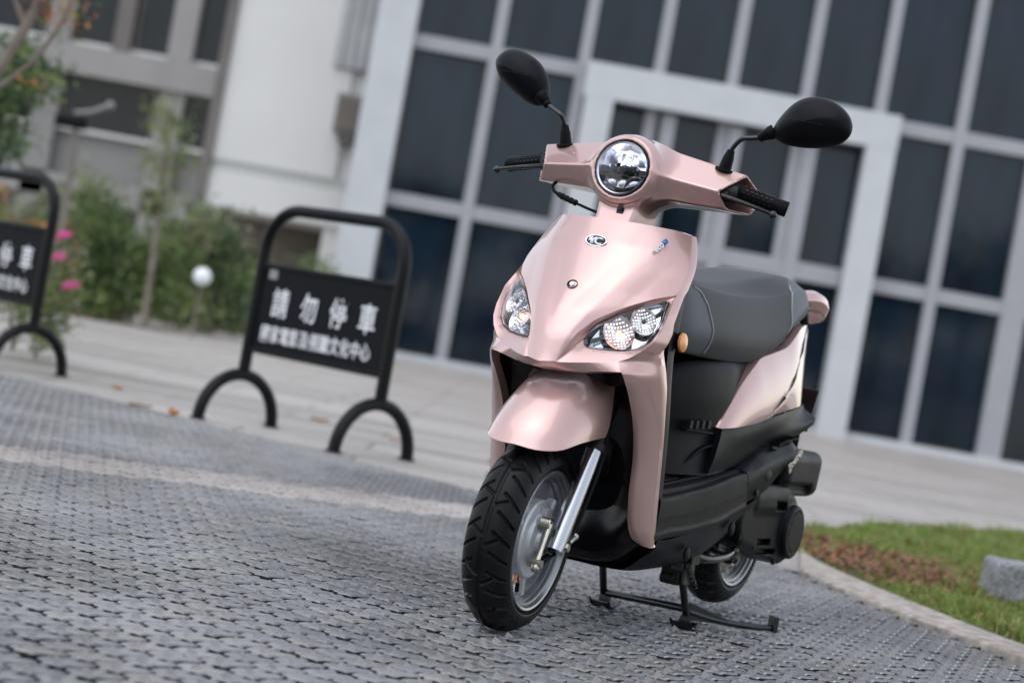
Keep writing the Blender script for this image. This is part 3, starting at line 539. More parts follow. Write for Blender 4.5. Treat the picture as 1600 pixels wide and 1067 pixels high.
# ================================================================== BARRIERS
MT['bar'] = mat('black_powder_coat', (.004, .005, .006), .36, 0, .08, .2, spec=.16, bump=.15, bscale=150)
MT['panel'] = mat('dark_grey_sign_panel', (.006, .007, .010), .5, spec=.12)
def barrier(mid, label, sticker):
    e = empty('parking_barrier', (mid[0], mid[1], 0), math.atan2(-.6676, .7445), label, 'barrier', 'black no parking barriers along the plaza edge')
    hw = .485; r = .030; zt_ = 1.065; rc = .20; pts = [(-hw, 0, .235), (-hw, 0, .5), (-hw, 0, zt_ - rc)] + [(-hw + rc - rc * math.cos(t), 0, zt_ - rc + rc * math.sin(t)) for t in np.linspace(0, np.pi / 2, 9)[1:]]
    pts += [(-p[0], p[1], p[2]) for p in pts[::-1]]; b = MB(); b.tube(lin(pts, 90), r, 16); b.build('frame', 'bar', e)
    for s in (-1, 1):
        b = MB(); b.tube([(s * hw, .235 * math.cos(t), .003 + .235 * math.sin(t)) for t in np.linspace(0, np.pi, 30)], .030, 14)
        b.lathe([(0, .045), (.004, .045), (.004, .028)], (s * hw, .235, 0), (0, 0, 1), 16); b.lathe([(0, .045), (.004, .045), (.004, .028)], (s * hw, -.235, 0), (0, 0, 1), 16); b.build('hoop_foot', 'bar', e)
    b = MB(); b.box((0, 0, .575), (.92, .012, .40)); pn = b.build('panel', 'panel', e)
    b = MB(); b.box((0, 0, .785), (.915, .034, .022)); b.build('top_rail', 'bar', e, bevel=.004); b = MB(); b.box((0, 0, .365), (.915, .034, .022)); b.build('bottom_rail', 'bar', e, bevel=.004)
    for ch, x in zip('請勿停車', (-.300, -.090, .115, .315)): text_mesh(ch, .150, 'character', 'white', pn, lambda p: np.array([x + p[0], -.0085 - p[2], .600 + p[1]]), extrude=.001, offset=.0012, xs=.80)
    for ch, x in zip('國家電影及視聽文化中心', np.linspace(-.372, .338, 11)): text_mesh(ch, .088, 'small_character', 'white', pn, lambda p: np.array([x + p[0], -.0085 - p[2], .452 + p[1]]), extrude=.001, offset=.0008, xs=.78)
    if sticker: b = MB(); b.box((-.385, -.0075, .745), (.058, .003, .045)); b.build('sticker', 'beige', pn)
    return e
barrier((-.905, 9.425), 'black tubular barrier with Chinese no parking sign, whole frame in view beside the scooter', True)
barrier((-2.965, 11.277), 'black tubular barrier cut off by the left edge, its sign half visible beside pink flowers', False)

# ================================================================== SCOOTER (local frame: x = its left side, y = rearwards, z = up)
RK = R(26); PA = np.array([0, -.075, 0.]); AX = np.array([0, math.sin(RK), math.cos(RK)])
def steer(p, a):
    v = np.asarray(p, float) - PA; a = R(a)
    return PA + v * math.cos(a) + np.cross(AX, v) * math.sin(a) + AX * (AX @ v) * (1 - math.cos(a))
SW = lambda p: steer(p, 5.5)       # wheel, fork and mudguard
SB = lambda p: steer(p, 3.0)       # handlebar
def build_scooter():
    S = empty('motor_scooter', (.09, 4.27, 0), R(-27.6), 'rose gold motor scooter on its centre stand with round headlight, grey seat and two mirrors', 'scooter')
    # ---------------- wheels
    def tyre(name, parent, y, z, xf, r=.208, w=.055, rear=False, seat_r=.137):
        nA, nP = 540, 64
        G = np.zeros((nA, nP, 3)); a = np.linspace(0, 2 * np.pi, nA, endpoint=False)
        ph = np.linspace(-1, 1, nP)              # across: -1 left bead .. 1 right bead
        for j, q in enumerate(ph):
            th = q * 2.35                         # angle from crown
            x0 = w * math.sin(th) * (1.0 if abs(th) < 1.57 else 1.0); rr = r - .046 + .046 * math.cos(th)
            if abs(th) > 1.57: rr = r - .046 - .018 * (abs(th) - 1.57) / .78 * 1.0; x0 = math.copysign(w * (1 - .45 * ((abs(th) - 1.57) / .78) ** 1.2), q)
            for i in range(nA):
                g = 0; t = a[i] * 30 / (2 * np.pi); fr = t % 1; k = int(t)
                if abs(th) < 1.18:
                    s_ = abs(th); side = 1 if q > 0 else -1
                    f1 = (t + .55 * s_ * 1.3 + (.5 if side > 0 else 0)) % 1
                    if s_ > .30 and f1 < .13: g = .005
                    f2 = (t * .5 - .35 * s_ + (.25 if side > 0 else 0)) % 1
                    if .05 < s_ < .62 and f2 < .085: g = .005
                    if s_ < .04: g = .004
                elif 1.30 < abs(th) < 1.36: g = .0008
                G[i, j] = (x0 * (1 - g / w * .6), y - (rr - g) * math.cos(a[i]), z + (rr - g) * math.sin(a[i]))
        m = MB(); m.grid(G, cu=True)
        m.xf(xf); return m.build(name, 'tyre', parent, ang=38, weld=False)
    def wheel(y, z, xf, name):
        m = MB(); ax = (1, 0, 0); c = (0, y, z)
        m.lathe([(-.049, .146), (-.0515, .150), (-.049, .1535), (-.040, .150), (-.034, .139), (-.016, .128), (.016, .128), (.034, .139), (.040, .150), (.049, .1535), (.0525, .151), (.051, .1465),
                 (.044, .1425), (.0430, .137), (.036, .1362), (.0355, .130), (.024, .1288), (.0235, .1230), (.012, .1225), (-.012, .1225), (-.034, .132), (-.043, .1425)], c, ax, 96, close=True)
        m.lathe([(-.03, .0), (-.03, .03), (-.026, .062), (.02, .066), (.024, .060), (.024, .0)], c, ax, 64)
        for k in range(3):
            a0 = 2 * np.pi * k / 3 + .62
            for da in (-.20, .20):
                p = []
                for t in np.linspace(0, 1, 7):
                    rr = .055 + .071 * t; an = a0 + da * (.55 + .75 * t); p.append((.016, y - rr * math.cos(an), z + rr * math.sin(an)))
                m.tube(p, np.linspace(.015, .012, 7), 10, flat=1.0, m=1)
        m.xf(xf); o = m.build(name, ['silver', 'hub'], S, ang=30); tyre('tyre', o, y, z, xf); return o
    fw = wheel(0, .208, SW, 'front_wheel')
    m = MB(); c = (0, 0, .208)       # drum brake plate, seen on the scooter's left side
    m.lathe([(-.02, .0), (-.02, .084), (.027, .0865), (.033, .0865), (.037, .082), (.038, .060), (.045, .055), (.048, .034), (.056, .030), (.058, .0)], c, (1, 0, 0), 56)
    m.box((.045, .0, .262), (.014, .03, .035)); m.box((.05, .018, .25), (.016, .03, .018))
    m.tube([(.045, -.028, .250), (.066, -.028, .250)], .012, 14); m.xf(SW); m.build('brake_drum', 'hub', fw, bevel=.0012)
    m = MB()                         # lever, spring, cable end, speedometer cable
    m.tube([(.070, -.028, .250), (.072, -.05, .20), (.073, -.066, .168)], [.0055, .0045, .006], 8, m=0)
    for k in range(5): m.lathe([(0, .0125), (.003, .0135), (.006, .0125)], (.050 + .0045 * k, -.028, .250), (1, 0, 0), 16, m=0)
    m.tube([(.062, -.066, .168), (.086, -.066, .168)], .0085, 10, m=0); m.tube([(.066, -.075, .16), (.066, -.03, .185), (.066, .01, .196)], [.0035, .0035, .006], 8, m=0)
    m.tube([(.066, -.045, .157), (.066, .01, .177)], .009, 10, m=1); m.ball((.074, -.07, .158), .0105, 6, m=0)
    t = np.linspace(0, 1, 12)
    m.tube([(.045, -.1 + .028 * u, .118 + .018 * math.sin(3.1 * u)) for u in t], .003, 6, m=2); m.tube([(.045, -.075, .118), (.045, -.070, .100)], .005, 8, m=1)
    m.xf(SW); m.build('brake_linkage', ['zinc', 'rubber', 'copper'], fw)
    # ---------------- fork
    d = np.array([0, math.sin(RK), math.cos(RK)])
    for s in (1, -1):
        m = MB(); b = np.array([s * (.088 if s > 0 else .080), -.016, .195])
        m.tube([b, b + d * .012, b + d * (.25 if s > 0 else .19)], [.0195, .0205, .0195], 24); m.tube([b + d * (.245 if s > 0 else .185), b + d * .262], .0225, 24, m=1); m.tube([b + d * .26, b + d * .42], .0165, 20, m=2)
        m.box(b + d * .012 + [-s * .008, .014, .003], (.022, .035, .03), m=0)
        m.xf(SW); f = m.build('fork_leg', ['chrome', 'void', 'void'], S, ang=40)
        m = MB(); a = np.array([s * (.088 if s > 0 else .072), .0, .208]); m.lathe([(0, .012), (.018, .012), (.018, .0095), (.025, .0095), (.025, 0)], a + [0, 0, 0], (s, 0, 0), 6)
        m.tube([a + [s * .012, .022, .008], a + [s * .012, .052, .020]], .008, 8); m.ball(a + [s * .012, .055, .021], .010, 6)
        m.xf(SW); m.build('axle_nut', 'zinc', f)
    m = MB(); m.tube(cat([(.075, -.05, .17), (.09, .02, .20), (.102, .055, .26), (.105, .09, .35), (.10, .11, .45), (.08, .12, .55)], 30), .0035, 8)
    m.tube(cat([(.098, .05, .235), (.104, .075, .31), (.108, .10, .40), (.10, .12, .52)], 24), .005, 8); m.xf(SW); m.build('brake_cable', 'rubber', S)
    # ---------------- front mudguard
    rows = [[(0, -.148, .405), (.045, -.138, .403), (.082, -.106, .410), (.102, -.03, .432), (.111, .083, .450)],
            [(0, -.126, .447), (.044, -.117, .446), (.079, -.080, .452), (.101, -.01, .462), (.111, .092, .470)],
            [(0, -.070, .506), (.041, -.061, .505), (.074, -.025, .505), (.097, .035, .503), (.108, .098, .508)],
            [(0, .0, .548), (.039, .006, .547), (.069, .030, .543), (.092, .066, .535), (.104, .10, .540)],
            [(0, .08, .575), (.037, .085, .574), (.062, .095, .568), (.084, .105, .560), (.098, .11, .562)]]
    m = MB(); P = np.array(rows)
    half = patch(rows, 24, 16)
    # shoulder crease: a soft ridge between top and flank
    full = np.concatenate([half[:, ::-1] * [-1, 1, 1], half[:, 1:]], 1)
    m.grid(full); m.xf(SW); m.build('front_mudguard', 'pink', S, solid=.003, bevel=.001, ang=40)
    # ---------------- front cover: hood + recessed lamp band + lip
    zc = [.583, .59, .645, .704, .758, .811, .863, .917]; yc = [-.055, -.052, -.038, -.006, .036, .078, .116, .140]
    ze = [.60, .642, .677, .724, .759, .812, .875, .917]; ye = [.115, .112, .115, .127, .148, .176, .222, .252]; xe = [.205, .208, .206, .204, .1985, .192, .183, .170]
    def ys(x, z):
        c = np.interp(z, zc, yc); e = np.interp(z, ze, ye); X = np.interp(z, ze, xe); p = np.interp(z, [.65, .76, .87, .917], [1.35, 1.65, 2.3, 2.7])
        tt = min(abs(x) / X, 1.05); flat = np.interp(z, [.6, .7, .917], [.12, .22, .42])
        # flat central facet, then falling away
        g = tt ** p
        return c + (e - c) * g
    T = [(0, .917), (.03, .9172), (.06, .9174), (.085, .9175), (.115, .9175), (.145, .917), (.165, .914)]
    B = [(0, .583), (.033, .588), (.056, .655), (.078, .690), (.118, .727), (.160, .757), (.1965, .776)]
    Tx, Bx = cat(T, 36), lin(B, 36)
    G = np.zeros((30, 36, 3))
    for i, t in enumerate(np.linspace(0, 1, 30)):
        for j in range(36):
            x = Tx[j, 0] * (1 - t) + Bx[j, 0] * t; z = Tx[j, 1] * (1 - t) + Bx[j, 1] * t
            if t < .999: x += .010 * math.sin(math.pi * t) * (j / 35) ** 3
            G[i, j] = (x, ys(x, z), z)
    # ridge profile of the hood (two soft creases converging to the beak)
    for i, t in enumerate(np.linspace(0, 1, 30)):
        for j in range(36):
            x, y, z = G[i, j]; xr = np.interp(z, [.585, .66, .76, .86, .917], [.030, .045, .085, .125, .14])
            G[i, j, 1] = y - .009 * max(0, 1 - abs(abs(x) - xr) / .045) ** 1.0 * min(1, (1 - (z - .585) / .40) * 1.4) * (1 if x < .19 else .3)
    m = MB()
    # top roll-over
    roll = np.stack([G[0] + [0, .030, -.006], G[0] + [0, .014, .0015], G[0]], 0); H1 = np.concatenate([roll, G], 0)
    full = np.concatenate([H1[:, ::-1] * [-1, 1, 1], H1[:, 1:]], 1); m.grid(full)
    brow = G[-1]
    # step under the brow
    k = np.linspace(0, 1, 36); kk = np.interp(np.arange(36), [0, 5, 35], [0, 0, 1]); dep = np.where(np.arange(36) < 3, 0, .026 * np.sin(np.pi * np.clip(kk * 1.0 + .08, 0, 1)) ** .6)
    b0 = int(np.argmin(np.abs(brow[:, 0] - .033))); br = brow[b0:]; n = len(br)
    tt = np.linspace(0, 1, n); dp = .027 * np.clip(np.sin(np.pi * np.clip(tt, .0, 1)), 0, 1) ** .55
    rec = br + np.stack([dp * .25, dp * .85, -dp * .25], 1)
    m.grid(np.stack([br, rec], 0), mirror=True)
    LIP = [(0, -.056, .583), (.033, -.055, .5865), (.062, -.040, .591), (.090, -.016, .597), (.118, .006, .603), (.143, .028, .611), (.162, .039, .622), (.182, .054, .642), (.196, .070, .664), (.203, .088, .690), (.203, .112, .735), (.1965, .150, .776)]
    lip = lin(LIP[1:], 46)
    outer = np.concatenate([rec, lip[::-1][1:-1]], 0)           # closed loop: brow then back along lip
    LO = np.array([(.067, .004, .650), (.080, .017, .679), (.112, .052, .710), (.148, .092, .739), (.182, .134, .760), (.186, .137, .758), (.190, .118, .738), (.192, .106, .714), (.189, .092, .688), (.181, .078, .665),
          (.164, .063, .648), (.140, .048, .638), (.110, .030, .634), (.085, .014, .632), (.072, .006, .633), (.067, .002, .640)])
    def respl(Q, anchors_q, anchors_o, No):
        out = []
        Q = np.vstack([Q, Q[:1]])
        for a in range(len(anchors_q)):
            q0, q1 = anchors_q[a], anchors_q[a + 1] if a + 1 < len(anchors_q) else len(Q) - 1
            o0, o1 = anchors_o[a], anchors_o[a + 1] if a + 1 < len(anchors_o) else No
            out.append(lin(Q[q0:q1 + 1], o1 - o0 + 1)[:-1])
        return np.concatenate(out)
    No = len(outer); lo = respl(LO, [0, 5, 9], [0, n - 1, n - 1 + 16], No)
    nrm = np.array([.28, -.80, .25]); nrm /= np.linalg.norm(nrm)
    ring0 = lo + np.array([0, .006, -.002])
    cR = outer * .5 + ring0 * .5
    # keep the panel convex: bulge outward a little half-way
    m.grid(np.stack([outer, outer * .66 + ring0 * .34 + nrm * .0012, outer * .33 + ring0 * .67 + nrm * .001, ring0], 0), cv=True, mirror=True)
    m.grid(np.stack([ring0, ring0 - nrm * .012], 0), cv=True, mirror=True)
    # side wrap from crease to silhouette edge
    E0 = [(.182, .054, .642), (.196, .070, .664), (.203, .088, .690), (.203, .112, .735), (.1965, .150, .776)]
    brow_side = [G[i, -1] for i in range(len(G) - 1, -1, -3)] + [G[0, -1]]
    inner = lin(E0 + [tuple(p) for p in brow_side[1:]], 40)
    out_ = inner + np.stack([np.interp(np.arange(40), [0, 10, 20, 39], [.022, .008, .006, .006]), np.interp(np.arange(40), [0, 10, 39], [.045, .030, .022]), np.zeros(40)], 1)
    m.grid(np.stack([inner, inner * .45 + out_ * .55 + [.002, 0, 0], out_], 0), mirror=True)
    front = m.build('front_cover', 'pink', S, ang=26, bevel=0, recalc=True)
    # skirt: arch over the wheel and the two leg strips
    m = MB()
    arch_t = lin(LIP[:6], 24); arch_b = lin([(0, -.040, .570), (.05, -.032, .573), (.085, -.008, .577), (.12, .004, .584), (.143, .015, .588), (.158, .020, .590)], 24)
    A = np.stack([arch_t, arch_t * .5 + arch_b * .5 + [0, -.002, 0], arch_b, arch_b + [0, .02, -.002]], 0)
    m.grid(np.concatenate([A[:, ::-1] * [-1, 1, 1], A[:, 1:]], 1))
    inn = [(.143, .028, .611), (.150, .020, .597), (.158, .020, .590), (.163, .040, .567), (.163, .064, .546), (.162, .117, .486), (.160, .154, .415), (.156, .178, .324), (.156, .205, .258), (.165, .219, .233), (.186, .228, .2215)]
    out2 = [(.204, .100, .645), (.207, .106, .628), (.2095, .115, .610), (.211, .124, .590), (.212, .133, .570), (.212, .152, .509), (.210, .179, .425), (.208, .203, .334), (.2075, .220, .262), (.207, .226, .238), (.206, .230, .220)]
    top_in = [(.182, .054, .642), (.162, .039, .622)]; top_out = [(.2035, .098, .655), (.204, .099, .648)]
    I = cat(top_in + inn, 60); O = cat(top_out + out2, 60)
    mid = I * .55 + O * .45 + np.stack([np.zeros(60), np.interp(np.arange(60), [0, 12, 25, 52, 59], [-.002, -.008, -.014, -.014, -.001]), np.zeros(60)], 1)
    rows_ = np.stack([I + [-.004, .030, 0], I, I * .75 + O * .25 + (mid - I * .55 - O * .45) * .8, mid, O * .8 + I * .2 + (mid - I * .55 - O * .45) * .6, O, O + [-.003, .022, 0]], 0)
    rows_ = np.stack([cat(rows_[1:6, j], 11) for j in range(60)], 1); rows_ = np.concatenate([(I + [-.004, .030, 0])[None], rows_, (O + [-.003, .026, 0])[None]], 0)
    m.grid(rows_, mirror=True)
    ed = rows_[:, -1]; m.grid(np.stack([ed, ed + [-.001, .012, .003], ed * .5 + ed.mean(0) * .5 + [0, .02, .008]], 0), mirror=True)
    m.build('leg_shield', 'pink', S, ang=40)
    # ---------------- front turn signals in the recess
    for s in (1, -1):
        cen = lo.mean(0); N = nrm
        m = MB(); rim = lo + nrm * -.004
        rings = []
        for q in (1, .985, .9, .7, .4, .12): rings.append(cen + (rim - cen) * q + N * (.010 * (1 - q ** 2)) + N * (.0035 if q < 1 else 0))
        m.grid(np.array(rings), cv=True); m.f.append(tuple(range(len(m.v) - No, len(m.v)))); m.m.append(0)
        if s < 0: m.xf(lambda p: p * [-1, 1, 1])
        lens = m.build('turn_signal', 'lens', S, ang=60, solid=.0015)
        m = MB(); back = lo - N * .008
        rings = [back, cen + (back - cen) * .93 - N * .010, cen + (back - cen) * .88 - N * .020, cen + (back - cen) * .5 - N * .024, cen + (back - cen) * .1 - N * .026]
        m.grid(np.array(rings), cv=True, mf=lambda i, j: 0 if i < 2 else 1); m.f.append(tuple(range(len(m.v) - No, len(m.v)))); m.m.append(1)
        m.grid(np.array([lo * .999 - N * .003, cen + (lo - cen) * .965 - N * .006, cen + (lo - cen) * .93 - N * .009]), cv=True, m=0)
        if s < 0: m.xf(lambda p: p * [-1, 1, 1])
        m.build('lamp_housing', ['silver', 'mirrorchrome', 'gloss'], lens, ang=40)
        u_ = np.array([.77, .55, .30]); u_ /= np.linalg.norm(u_); v_ = np.cross(N, u_)
        v_ = v_ if v_[2] > 0 else -v_
        for (a, b, rad, ra) in ((-.022, -.006, .034, 'bulb'), (.036, .012, .028, 'bulb2')):
            c0 = cen + u_ * a + v_ * b - N * .016
            m = MB(); G2 = []
            for q in np.linspace(0, 1, 8):
                G2.append([c0 + N * (.020 * q ** 2 - .010) + (u_ * math.cos(t) + v_ * math.sin(t) * 1.15) * rad * max(q, .01) for t in np.linspace(0, 2 * np.pi, 28, endpoint=False)])
            m.grid(np.array(G2), cv=True)
            # raised grid of small facets
            for q in np.linspace(-.8, .8, 9):
                for t in np.linspace(-.8, .8, 9):
                    if q * q + t * t < .72 and q * q + t * t > .08:
                        r2 = q * q + t * t; pc = c0 + N * (.020 * r2 - .0085) + (u_ * q + v_ * t * 1.15) * rad
                        m.box(pc, (rad * .13,) * 3, np.stack([u_, v_, N], 1))
            if s < 0: m.xf(lambda p: p * [-1, 1, 1])
            m.build('reflector', 'facet', lens, ang=25)
            m = MB(); m.ball(c0 + N * .006, .0055, 8)
            if s < 0: m.xf(lambda p: p * [-1, 1, 1])
            m.build('bulb', ra, lens)
    # ---------------- badge, lock, sticker on the hood
    def hood(x, z, off=.0): return np.array([x, ys(x, z) - .009 * 0 - off, z])
    def hf(cx, cz, yoff=.0035, ang=0, drop=0):
        c0 = np.array([cx, ys(cx, cz), cz]); ex = np.array([cx + .01, ys(cx + .01, cz), cz]) - c0; ez = np.array([cx, ys(cx, cz + .01), cz + .01]) - c0
        ex /= np.linalg.norm(ex); nn = np.cross(ex, ez); nn /= np.linalg.norm(nn); nn = nn if nn[1] < 0 else -nn; ey = np.cross(nn, ex)
        ca, sa = math.cos(ang), math.sin(ang)
        def f(p): x, y = p[0] * ca - p[1] * sa, p[0] * sa + p[1] * ca; return c0 + ex * x + ey * y + nn * (p[2] + yoff)
        return f
    # depth of the ridge relief at the centre line
    def rel(x, z):
        xr = np.interp(z, [.585, .66, .76, .86, .917], [.030, .045, .085, .125, .14]); return .009 * max(0, 1 - abs(abs(x) - xr) / .045) * min(1, (1 - (z - .585) / .40) * 1.4)
    f = hf(0, .863, .0015 + rel(0, .863)); m = MB(); a = np.linspace(0, 2 * np.pi, 40, endpoint=False)
    def ov(rx, ry, z): return [(rx * math.cos(t), ry * math.sin(t), z) for t in a]
    m.grid(np.array([ov(.0262, .0150, -.003), ov(.0265, .0153, .0015), ov(.0255, .0143, .0028), ov(.0235, .0125, .0026), ov(.0225, .0118, .0012)]), cv=True, m=0)
    m.add(ov(.0228, .0120, .0012), [tuple(range(40))], 1); m.xf(f); bd = m.build('badge', ['mirrorchrome', 'gloss'], front)
    f = hf(0, .863, .0030 + rel(0, .863)); m = MB()
    m.add([(-.0175, .0075, 0), (-.0085, .0085, 0), (-.011, .002, 0), (-.003, .0088, 0), (.003, .0080, 0), (-.006, .0005, 0), (-.004, -.0095, 0), (-.0125, -.0085, 0), (-.013, -.001, 0), (-.0185, -.003, 0)], [(0, 1, 2, 9), (2, 3, 4, 5), (2, 5, 8, 9), (5, 6, 7, 8)])
    cc = [(.0075 + rr * .0115 * math.cos(t), rr * .0092 * math.sin(t), 0) for rr in (1, .60) for t in np.linspace(.75, 5.5, 16)]
    m.add(cc, [(i, i + 1, i + 17, i + 16) for i in range(15)])
    m.xf(f); m.build('badge_emblem', 'white', bd, solid=.0006, recalc=False, weld=False)
    f = hf(.0, .758, .001 + rel(0, .758)); m = MB()
    m.grid(np.array([ov(.0118, .0118, -.004), ov(.0120, .0120, .0012), ov(.0105, .0105, .0012), ov(.0098, .0098, -.002)]), cv=True, m=0); m.add(ov(.0102, .0102, -.0015), [tuple(range(40))], 1)
    m.grid(np.array([ov(.0062, .0062, -.001), ov(.0060, .0060, .0022), ov(.0045, .0045, .0034), ov(.0012, .0012, .0034), ov(.0012, .0012, .001)]), cv=True, m=2); m.xf(f); m.build('lock_screw', ['gloss', 'void', 'mirrorchrome'], front)
    fx = hf(.128, .872, .0105, R(44))
    m = MB(); m.add([(.008, -.0055, 0), (.022, -.0055, 0), (.024, .0055, 0), (.010, .0055, 0)], [(0, 1, 2, 3)]); m.xf(fx); st = m.build('sticker', 'blue', front, solid=.0004, recalc=False)
    text_mesh('eco', .022, 'sticker_lettering', 'silverprint', st, lambda p: fx(p + [-.006, -.0002, .0004]), extrude=.0002, offset=.0006, shear=.3, xs=.85)
    # ---------------- inner leg shield (black), behind the pink front
    m = MB(); prof = [(.900, .140, .285), (.865, .160, .262), (.812, .176, .218), (.759, .187, .186), (.724, .199, .158), (.66, .203, .142), (.59, .206, .150), (.509, .206, .175), (.425, .204, .200), (.334, .202, .222), (.27, .200, .24)]
    F0 = []; 
    for z, x, y in prof:
        F0.append([(0, y + .12, z), (x * .55, y + .115, z), (x * .86, y + .085, z), (x * .985, y + .040, z), (x, y, z)])
    P2 = patch(F0, 40, 14); m.grid(np.concatenate([P2[:, ::-1] * [-1, 1, 1], P2[:, 1:]], 1))
    # closing shell right behind the pink skin so nothing shows through
    F1 = [[(0, y + .06, z), (x * .5, y + .055, z), (x * .9, y + .01, z), (x, y, z)] for z, x, y in prof]
    F1[4:] = [[(0, max(.235, y + .03), z), (x * .5, max(.225, y + .03), z), (x * .78, y + .035, z), (x, y, z)] for z, x, y in prof[4:]]
    P3 = patch(F1, 40, 10); m.grid(np.concatenate([P3[:, ::-1] * [-1, 1, 1], P3[:, 1:]], 1))
    ish = m.build('inner_leg_shield', 'plastic', S, ang=45)
    for s in (1, -1):
        m = MB(); m.lathe([(0, .019), (.006, .0225), (.010, .0225), (.0115, .0205)], (s * .200, .192, .676), (s, -.05, .05), 32, m=1)
        m.lathe([(.0100, .0215), (.0150, .0205), (.0165, .017), (.017, .001)], (s * .200, .192, .676), (s, -.05, .05), 32, m=0); m.build('side_reflector', ['amber', 'gloss'], ish)
    # ---------------- cover behind the front wheel, down to the belly
    m = MB(); rows = [[(0, .10, .585), (.08, .09, .585), (.135, .07, .585), (.165, .08, .585)], [(0, .20, .50), (.08, .19, .50), (.135, .17, .50), (.172, .15, .50)], [(0, .255, .40), (.08, .245, .40), (.14, .215, .40), (.175, .19, .40)],
                      [(0, .275, .30), (.08, .265, .30), (.14, .235, .30), (.18, .21, .30)], [(0, .262, .215), (.07, .252, .215), (.135, .235, .22), (.176, .245, .235)], [(0, .265, .170), (.06, .262, .172), (.12, .262, .185), (.165, .28, .215)], [(0, .30, .150), (.06, .30, .152), (.115, .31, .165), (.15, .33, .198)]]
    P2 = patch(rows, 50, 14); m.grid(np.concatenate([P2[:, ::-1] * [-1, 1, 1], P2[:, 1:]], 1))
    m.box((0, .262, .296), (.30, .006, .004)); m.box((.06, .24, .41), (.03, .02, .10))
    m.build('front_lower_cover', 'gloss', S, ang=40, bevel=.002)
    # ---------------- belly pan
    st_ = [(.29, .150, .196, .235), (.35, .146, .198, .238), (.45, .148, .199, .25), (.55, .153, .20, .265), (.65, .162, .20, .283), (.74, .185, .20, .303), (.80, .215, .199, .32), (.86, .25, .197, .335)]
    rows = [[(0, y, zb), (.07, y, zb), (.125, y, zb + .006), (.165, y, zb + .04), (.190, y, zs - .02), (xs_ - .001, y, zs)] for y, zb, xs_, zs in st_]
    P2 = patch(rows, 30, 22); m = MB(); m.grid(np.concatenate([P2[:, ::-1] * [-1, 1, 1], P2[:, 1:]], 1)); m.grid(P2[-1][None] * [1, 1, 1] if 0 else np.stack([P2[-1], P2[-1] * [1, 1, 0] + [0, 0, .36]], 0), mirror=True)
    for (y, z, x) in ((.50, .200, .186), (.735, .262, .196)): m.ball((x, y, z), (.008, .010, .018), 6, m=1)
    m.build('belly_pan', ['plastic', 'void'], S, ang=40)
    # ---------------- side fairings and floor
    ys_ = [.246, .28, .33, .40, .47, .53, .60, .665, .755]; zt = [.331, .333, .338, .345, .353, .361, .373, .386, .399]; zb = [.236, .240, .246, .250, .256, .263, .272, .285, .312]
    rows = [[(.150, y, t - .002), (.184, y, t + .002), (.200, y, t + .001), (.2052, y, t - .004), (.2056, y, t - .022), (.2056, y, t - .048), (.2052, y, (t + b) / 2 - .005), (.2046, y, b + .018), (.2066, y, b + .009), (.203, y, b - .003), (.185, y, b - .012)] for y, t, b in zip(ys_, zt, zb)]
    rows = [[(p[0] - (.004 if y < .24 else 0), p[1] + ((.030 * (1 - (p[2] - b) / (t - b)) ) if y > .74 else 0), p[2]) for p in r] for r, y, t, b in zip(rows, ys_, zt, zb)]
    for s in (1, -1):
        m = MB(); m.grid(patch(rows, 44, 40, fv=lin))
        if s < 0: m.xf(lambda p: p * [-1, 1, 1])
        m.build('side_fairing', 'plastic', S, ang=24)
    fz = lambda y: np.interp(y, [.2, .40, .60, .78, .82, .87, .95, 1.03, 1.12], [.335, .352, .374, .402, .420, .443, .466, .484, .497])
    m = MB(); yy = np.linspace(.24, .76, 24); m.grid(np.array([[(x, y, fz(y) + .006 - .03 * (abs(x) / .19) ** 4 * 0) for x in np.linspace(-.180, .180, 9)] for y in yy]))
    m.grid(np.array([[(.180, y, fz(y) + .006), (.1835, y, fz(y) + .004), (.184, y, fz(y) - .006)] for y in yy]), mirror=True)
    fl = m.build('floorboard', 'plastic', S, ang=30)
    for (x, y, dx, dy) in ((.085, .42, .10, .16), (.085, .60, .10, .12), (.150, .46, .012, .40), (.085, .50, .13, .006)):
        for s in (1, -1):
            m = MB(); zc_ = fz(y) + .0075; h = math.atan2(fz(y + .05) - fz(y - .05), .1); c_, s_ = math.cos(h), math.sin(h)
            m.box((s * x, y, zc_), (dx, dy, .004), [[1, 0, 0], [0, c_, -s_], [0, s_, c_]]); m.build('foot_grip', 'plastic', fl, bevel=.0015)
    # rear section: passenger step + bodywork beyond the seam
    ys2 = [.760, .82, .875, .95, 1.02, 1.075, 1.112]; zt2 = [.402, .414, .430, .446, .459, .472, .480]; zb2 = [.316, .325, .337, .365, .405, .438, .462]; xi = [.13, .13, .128, .135, .145, .155, .170]
    m = MB(); tk = lambda y: np.interp(y, [.76, .82, .87, 1.0, 1.112], [.002, .012, .020, .022, .016])
    rows = [[(a, y, t + tk(y) + .004), (.184, y, t + tk(y) * .75 + .002), (.199, y, t + .001), (.2040, y, t - .005), (.2050, y, t - .024), (.203, y, (t + b) / 2), (.196, y, b + .006), (.185, y, b), (.15, y, b + .01)] for y, t, b, a in zip(ys2, zt2, zb2, xi)]
    rows = [[(p[0] - (.012 if y > 1.1 else 0), p[1] + ((.030 * (1 - (p[2] - b) / (t - b))) if y < .78 else 0), p[2]) for p in r] for r, y, t, b in zip(rows, ys2, zt2, zb2)]
    P2 = patch(rows, 34, 30, fv=lin); m.grid(P2, mirror=True); m.grid(np.stack([P2[-1], P2[-1] * [.9, 1, 1] + [0, .003, -.002]], 0), mirror=True)
